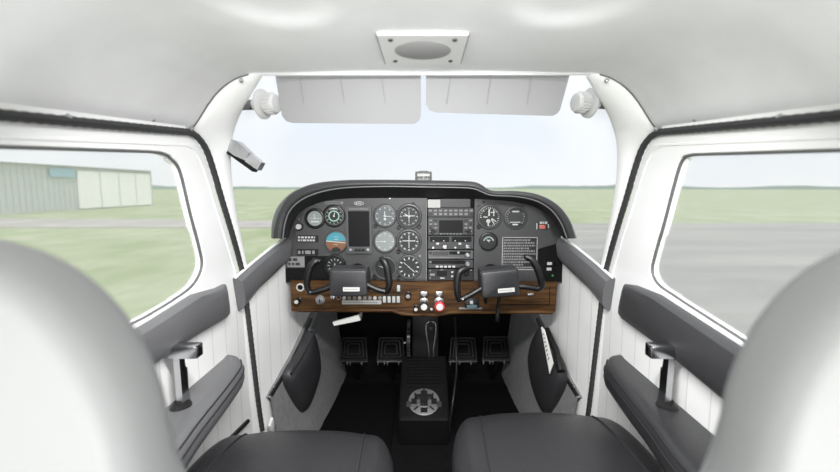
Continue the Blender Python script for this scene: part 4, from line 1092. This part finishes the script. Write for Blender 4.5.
# trim wheel left of the upright
bm = NB(); c = aY(409, 338, 1.63); M = Matrix.Translation(c) @ Matrix.Rotation(PI/2, 4, 'Y')
lathe(bm, [(.062, -.008), (.070, -.006), (.070, .006), (.062, .008), (.02, .006), (0, .006)], M, 40)
lathe(bm, [(.062, -.008), (.02, -.006), (0, -.006)], M, 40); tw = mk('trim_wheel', bm, M_black, pd, 'black ribbed trim wheel')
bm = NB()
for k in range(30):
    a = 2*PI*k/30; box(bm, (.0705*math.cos(a), .0705*math.sin(a), 0), (.004, .004, .013), M)
mk('rim_rib', bm, M_dgrey, tw)
bm = NB(); superell(bm, aY(404.6, 343, 1.56), (.006, .006, .006), 1, 1, nu=8, nv=12); solo('trim_pointer', bm, M_chrome, 'tiny bright knob just left of the pedestal', 'knob')
# cable curving down the right side
bm = NB(); tube(bm, spline([aY(455,318,1.60), aY(456,350,1.60), aY(456.5,370,1.56), aY(454.5,388,1.50), aY(452.5,404,1.46), Vector((.094, 1.45, -.86)), Vector((.094, 1.45, -.895))], 8), .0045, 10)
solo('cable', bm, mat('black_cable', rgb(12,12,13), .5), 'black cable hanging down the right side of the pedestal', 'cable')
# rudder pedals
def pedal(px, py, lab):
    c = aY(px, py, 1.80); t = thing('rudder_pedal', lab, 'pedal', c+Vector((0, 0, -.09)), 'rudder pedals in the footwell')
    M = Matrix.Translation(c) @ RX90 @ Matrix.Rotation(-.25, 4, 'X'); k = 1.85/F
    trap = lambda q: [(-14*k*q, -11*k*q), (14*k*q, -11*k*q), (12*k*q, 11*k*q), (-12*k*q, 11*k*q)]
    bm = NB(); prism(bm, trap(1), -.008, 0, M); mk('plate', bm, M_blackm, t)
    bm = NB()
    for q in (.97, .72, .46):
        P = trap(q)
        for i in range(4): tube(bm, [M @ Vector((*P[i], .002)), M @ Vector((*P[(i+1) % 4], .002))], .003, 6)
    mk('tread', bm, mat('pedal_rubber', rgb(24,24,25), .4), t)
    bm = NB(); tube(bm, [c+Vector((-14*k, .0, -13*k)), c+Vector((14*k, 0, -13*k))], .012, 10); mk('hinge_bar', bm, M_black, t)
    for dx in (-13, -6.5, -3.5, 8):
        bm = NB(); box(bm, c+Vector((dx*k, -.014, -14.2*k)), (.005, .006, .016), bev=.001); mk('pin', bm, M_steel, t)
    bm = NB(); tube(bm, [c+Vector((0, .01, -13*k)), Vector((c.x, 1.9, -.895))], .012, 10); mk('stalk', bm, M_black, t)
pedal(354, 349, 'outer left rudder pedal, black with ridged treads')
pedal(391, 349, 'rudder pedal just left of the pedestal, black with ridged treads')
pedal(463, 349, 'rudder pedal just right of the pedestal, black with ridged treads')
pedal(496, 348, 'outer right rudder pedal, black with ridged treads')
# floor mats
for s, lab in ((-1, 'dark floor mat in the left footwell'), (1, 'dark floor mat in the right footwell')):
    bm = NB(); prism(bm, rrect(min(s*.115, s*.385), 1.0, max(s*.115, s*.385), 1.84, .04), -.8995, -.890, Matrix.Identity(4))
    solo('floor_mat', bm, M_mat, lab, 'floor mat', 'pair of floor mats')

# map pockets on the kick panels
def pocket(poly, lab):
    s = 1 if poly[0][0] > CX else -1
    pts = [aW(*q, .045) for q in poly]; n = len(pts); c = sum(pts, Vector())/n
    t = thing('map_pocket', lab, 'pocket', Vector((c.x, c.y, min(p.z for p in pts))), 'pair of map pockets')
    bm = NB(); ps = spline(pts, 5, closed=True)
    rows = []
    for k, b in ((1.0, -.022), (1.0, 0), (.88, .012), (.6, .020), (.25, .022)):
        rows.append([c+(p-c)*k+Vector((-s*b, -b*.3, 0)) for p in ps])
    loft(bm, rows, close_u=True, caps=True); mk('pouch', bm, M_pocket, t, ang=70)
    bm = NB(); q = [p+Vector((-s*.006, 0, 0)) for p in spline(pts[:3], 8)]; tube(bm, q, .005, 8); mk('elastic_edge', bm, M_seam, t)
pocket([(313,331), (302,353), (289,374), (293,397), (303,413), (313,395), (320,365)], 'dark slack map pocket on the left kick panel')
pocket([(541,328), (553,352), (561,372), (558,395), (546,416), (534,390), (529,360), (533,338)], 'dark slack map pocket on the right kick panel, holding papers')
q = [aW(541,327,.075), aW(544,330,.07), aW(553,364,.07), aW(549.5,374,.075)]
bm = NB(); a = [bm.verts.new(p) for p in q]; b = [bm.verts.new(p+Vector((.004, .004, 0))) for p in q]
bm.faces.new(a); bm.faces.new(b[::-1])
for i in range(4): bm.faces.new((a[i], a[(i+1) % 4], b[(i+1) % 4], b[i]))
for k in range(7):
    e = q[0].lerp(q[3], .12+.1*k); f = q[1].lerp(q[2], .12+.1*k); o_ = Vector((-.0012, -.0012, 0))
    A_, B_ = e.lerp(f, .25)+o_, e.lerp(f, random.uniform(.6, .85))+o_; A2, B2 = A_+(q[3]-q[0])*.04, B_+(q[3]-q[0])*.04
    fa = bm.faces.new([bm.verts.new(p) for p in (A_, B_, B2, A2)]); fa.material_index = 1
solo('folded_paper', bm, [mat('paper', rgb(225,225,220), .7), M_lblg], 'white printed paper standing in the right map pocket', 'paper', ang=30)
bm = NB(); tube(bm, [aW(547,329,.040), aW(556,350,.046), aW(561,371,.052)], [.009, .011, .013], 14); t = solo('black_tube', bm, M_black, 'black tube lying beside the paper in the right map pocket', 'tube')
# seat belt end on the left
bm = NB(); c = aW(272, 426, .02); box(bm, c, (.010, .030, .05), Matrix.Translation(c) @ Matrix.Rotation(.5, 4, 'X') @ Matrix.Translation(-c), bev=.003)
solo('buckle_tab', bm, mat('pale_tab', rgb(214,214,212), .4), 'pale tab at the foot of the left door post', 'buckle')

# ------------------------------------------------------------------ front seats
def seat(s, yf, ztop, lab):
    cx = s*.283
    t = thing('front_seat', lab, 'seat', (cx, .70, -.9), 'pair of front seats')
    hy = (yf-.36)/2; cy = .36+hy
    def shape(p):
        x, y, z = p
        f = max(0, y/hy)
        wz = z - .02*max(0, f-.45)**2*2 + (.018*(1-(x/.225)**2) if z > 0 else 0)
        wz += .012*math.exp(-((abs(x)-.185)/.03)**2)*(1 if z > 0 else 0)
        return Vector((x*(1-.03*f*f), y, wz))
    bm = NB(); superell(bm, (cx, cy, ztop-.075), (.225, hy, .075), .42, .42, fn=shape, nu=40, nv=80); cu = mk('cushion', bm, M_leath, t, ang=180)
    # sewn piping seams
    bm = NB()
    for sx in (-1, 1):
        pts = []
        for i in range(24):
            f = i/23; y = -hy*.9+1.86*hy*f; x = sx*(.160-.02*f*f)
            e = min(abs(y)/hy, .999); prof = (1-e**(2/.42))**(.42/2)
            ex = (abs(x)/(.225*(1-.03*max(0, y/hy)**2)))
            q = min(.999, (ex**(2/.42)+e**(2/.42))**(.42/2))
            zz = .075*(1-q**(2/.42))**(.42/2)
            p = shape(Vector((x/(1-.03*max(0, y/hy)**2), y, max(zz, .004)))); pts.append(Vector((cx, cy, ztop-.075))+p+Vector((0, 0, .0005)))
        tube(bm, pts, .0032, 6)
    mk('piping', bm, M_seam, cu)
    # upholstered back: rounded head section widening to the shoulders
    outline = []; bw = .113 if s < 0 else .105; bx = -.285 if s < 0 else .305
    for i in range(41):
        a = PI*i/40; outline.append((bw*math.cos(a), -.165+.135*math.sin(a)))
    left_ = [(-bw*.985, -.19), (-bw*.99, -.23), (-.150, -.31), (-.195, -.38), (-.210, -.50), (-.200, -.60)]
    poly = outline+left_+[(-x, z) for x, z in left_[::-1]]
    cz_ = -.30; bm = NB(); rows = []
    for k, yy in ((.90, -.032), (.965, -.026), (1.0, -.012), (1.0, .012), (.965, .024), (.88, .030), (.5, .034), (.12, .035)):
        row = []
        for x, z in poly:
            X_ = bx+x*k; Zc = -.17 if z > -.2 else z
            zz = (-.17+(z+.17)*k) if k > .85 else (-.30+(z+.30)*k)
            pass
            row.append(Vector((X_, .250+yy+max(0, -.16-zz)*.33, zz)))
        rows.append(row)
    rows.insert(0, [Vector((bx+x*.4, .250-.036+max(0, -.16-(-.30+(z+.30)*.4))*.33, -.30+(z+.30)*.4)) for x, z in poly])
    loft(bm, rows, close_u=True, caps=True); mk('seat_back', bm, M_seat, t, label='pale seat back', ang=180)
    bm = NB(); box(bm, (cx, cy, ztop-.075-.10), (.36, hy*1.7, .07), bev=.01); mk('seat_frame', bm, M_dgrey, t)
    for sx in (-1, 1):
        bm = NB(); box(bm, (cx+sx*.15, cy, -.886), (.03, hy*1.9, .028), bev=.003); mk('rail', bm, M_steel, t)
        for sy in (-1, 1):
            bm = NB(); box(bm, (cx+sx*.15, cy+sy*hy*.7, (-.872+ztop-.2)/2), (.025, .04, abs(ztop-.2+.872)+.02), bev=.003); mk('leg', bm, M_dgrey, t)
seat(-1, .975, -.572, 'left front seat, charcoal leather cushion with a pale rounded back')
seat(1, 1.04, -.562, 'right front seat, set further forward, charcoal leather cushion with a pale rounded back')

# ------------------------------------------------------------------ light, sky, camera
w = bpy.data.worlds.new('sky'); SC.world = w; w.use_nodes = True; nt = w.node_tree
bg = nt.nodes['Background']; tc = nt.nodes.new('ShaderNodeTexCoord'); sx = nt.nodes.new('ShaderNodeSeparateXYZ'); nt.links.new(tc.outputs['Generated'], sx.inputs[0])
r = nt.nodes.new('ShaderNodeValToRGB'); el = r.color_ramp.elements
el[0].position = 0; el[0].color = rgb(236,240,242); el[1].position = 1; el[1].color = rgb(250,252,255)
for p, c in ((.10, rgb(226,234,244)), (.22, rgb(222,233,250)), (.34, rgb(248,251,255))):
    e = el.new(p); e.color = c
nt.links.new(sx.outputs['Z'], r.inputs[0])
no = nt.nodes.new('ShaderNodeTexNoise'); no.inputs['Scale'].default_value = 2.2; no.inputs['Detail'].default_value = 4; nt.links.new(tc.outputs['Generated'], no.inputs[0])
mr = nt.nodes.new('ShaderNodeMapRange'); mr.inputs['From Min'].default_value = .42; mr.inputs['From Max'].default_value = .62; nt.links.new(no.outputs['Fac'], mr.inputs[0])
mx = nt.nodes.new('ShaderNodeMix'); mx.data_type = 'RGBA'; nt.links.new(mr.outputs[0], mx.inputs['Factor']); nt.links.new(r.outputs[0], mx.inputs['A']); mx.inputs['B'].default_value = rgb(246,248,249)
nt.links.new(mx.outputs['Result'], bg.inputs['Color']); bg.inputs['Strength'].default_value = 1.1

def light(name, kind, loc, rot, energy, size=None, size_y=None, col=(1,1,1), angle=None):
    l = bpy.data.lights.new(name, kind); l.energy = energy; l.color = col
    if kind == 'AREA': l.shape = 'RECTANGLE'; l.size = size; l.size_y = size_y or size
    if angle: l.angle = angle
    o = bpy.data.objects.new(name, l); C.objects.link(o); o.location = loc; o.rotation_euler = rot; return o
light('sun', 'SUN', (0, 0, 30), (math.radians(28), math.radians(16), 0), 1.4, angle=math.radians(25))
# daylight of the rear window behind the camera, then two added fill lamps
light('rear_window_light', 'AREA', (0, -1.6, .06), (math.radians(90), 0, 0), 13, 1.3, .35)
light('rear_fill_light', 'AREA', (.25, -1.0, -.8), (math.radians(147), 0, 0), 30, 1.1, .5)  # low lamp added behind the camera to brighten ceiling and pillars
o = light('overhead_fill_light', 'AREA', (0, .44, .212), (0, 0, 0), 9, .55, .05); o.data.spread = math.radians(125)  # unseen overhead lamp added to brighten the panel and forward walls
o.rotation_euler = Vector((0, 1, -1.25)).to_track_quat('-Z', 'Y').to_euler()

cam = bpy.data.cameras.new('camera'); co = bpy.data.objects.new('camera', cam); C.objects.link(co)
cam.sensor_width = 36; cam.lens = 18; cam.shift_x = -4/840; cam.clip_start = .02; cam.clip_end = 5000
co.location = (0, 0, 0); co.rotation_euler = (PI/2-PIT, 0, 0)
cam.dof.use_dof = True; cam.dof.focus_distance = 1.2; cam.dof.aperture_fstop = 2.8
SC.camera = co
SC.view_settings.view_transform = 'Standard'; SC.view_settings.look = 'None'
SC.cycles.use_denoising = True; SC.cycles.max_bounces = 10; SC.cycles.diffuse_bounces = 5; SC.cycles.transparent_max_bounces = 12
for o in list(SC.objects):
    if o.parent is None: o.location.z += .9          # cabin floor at z = 0
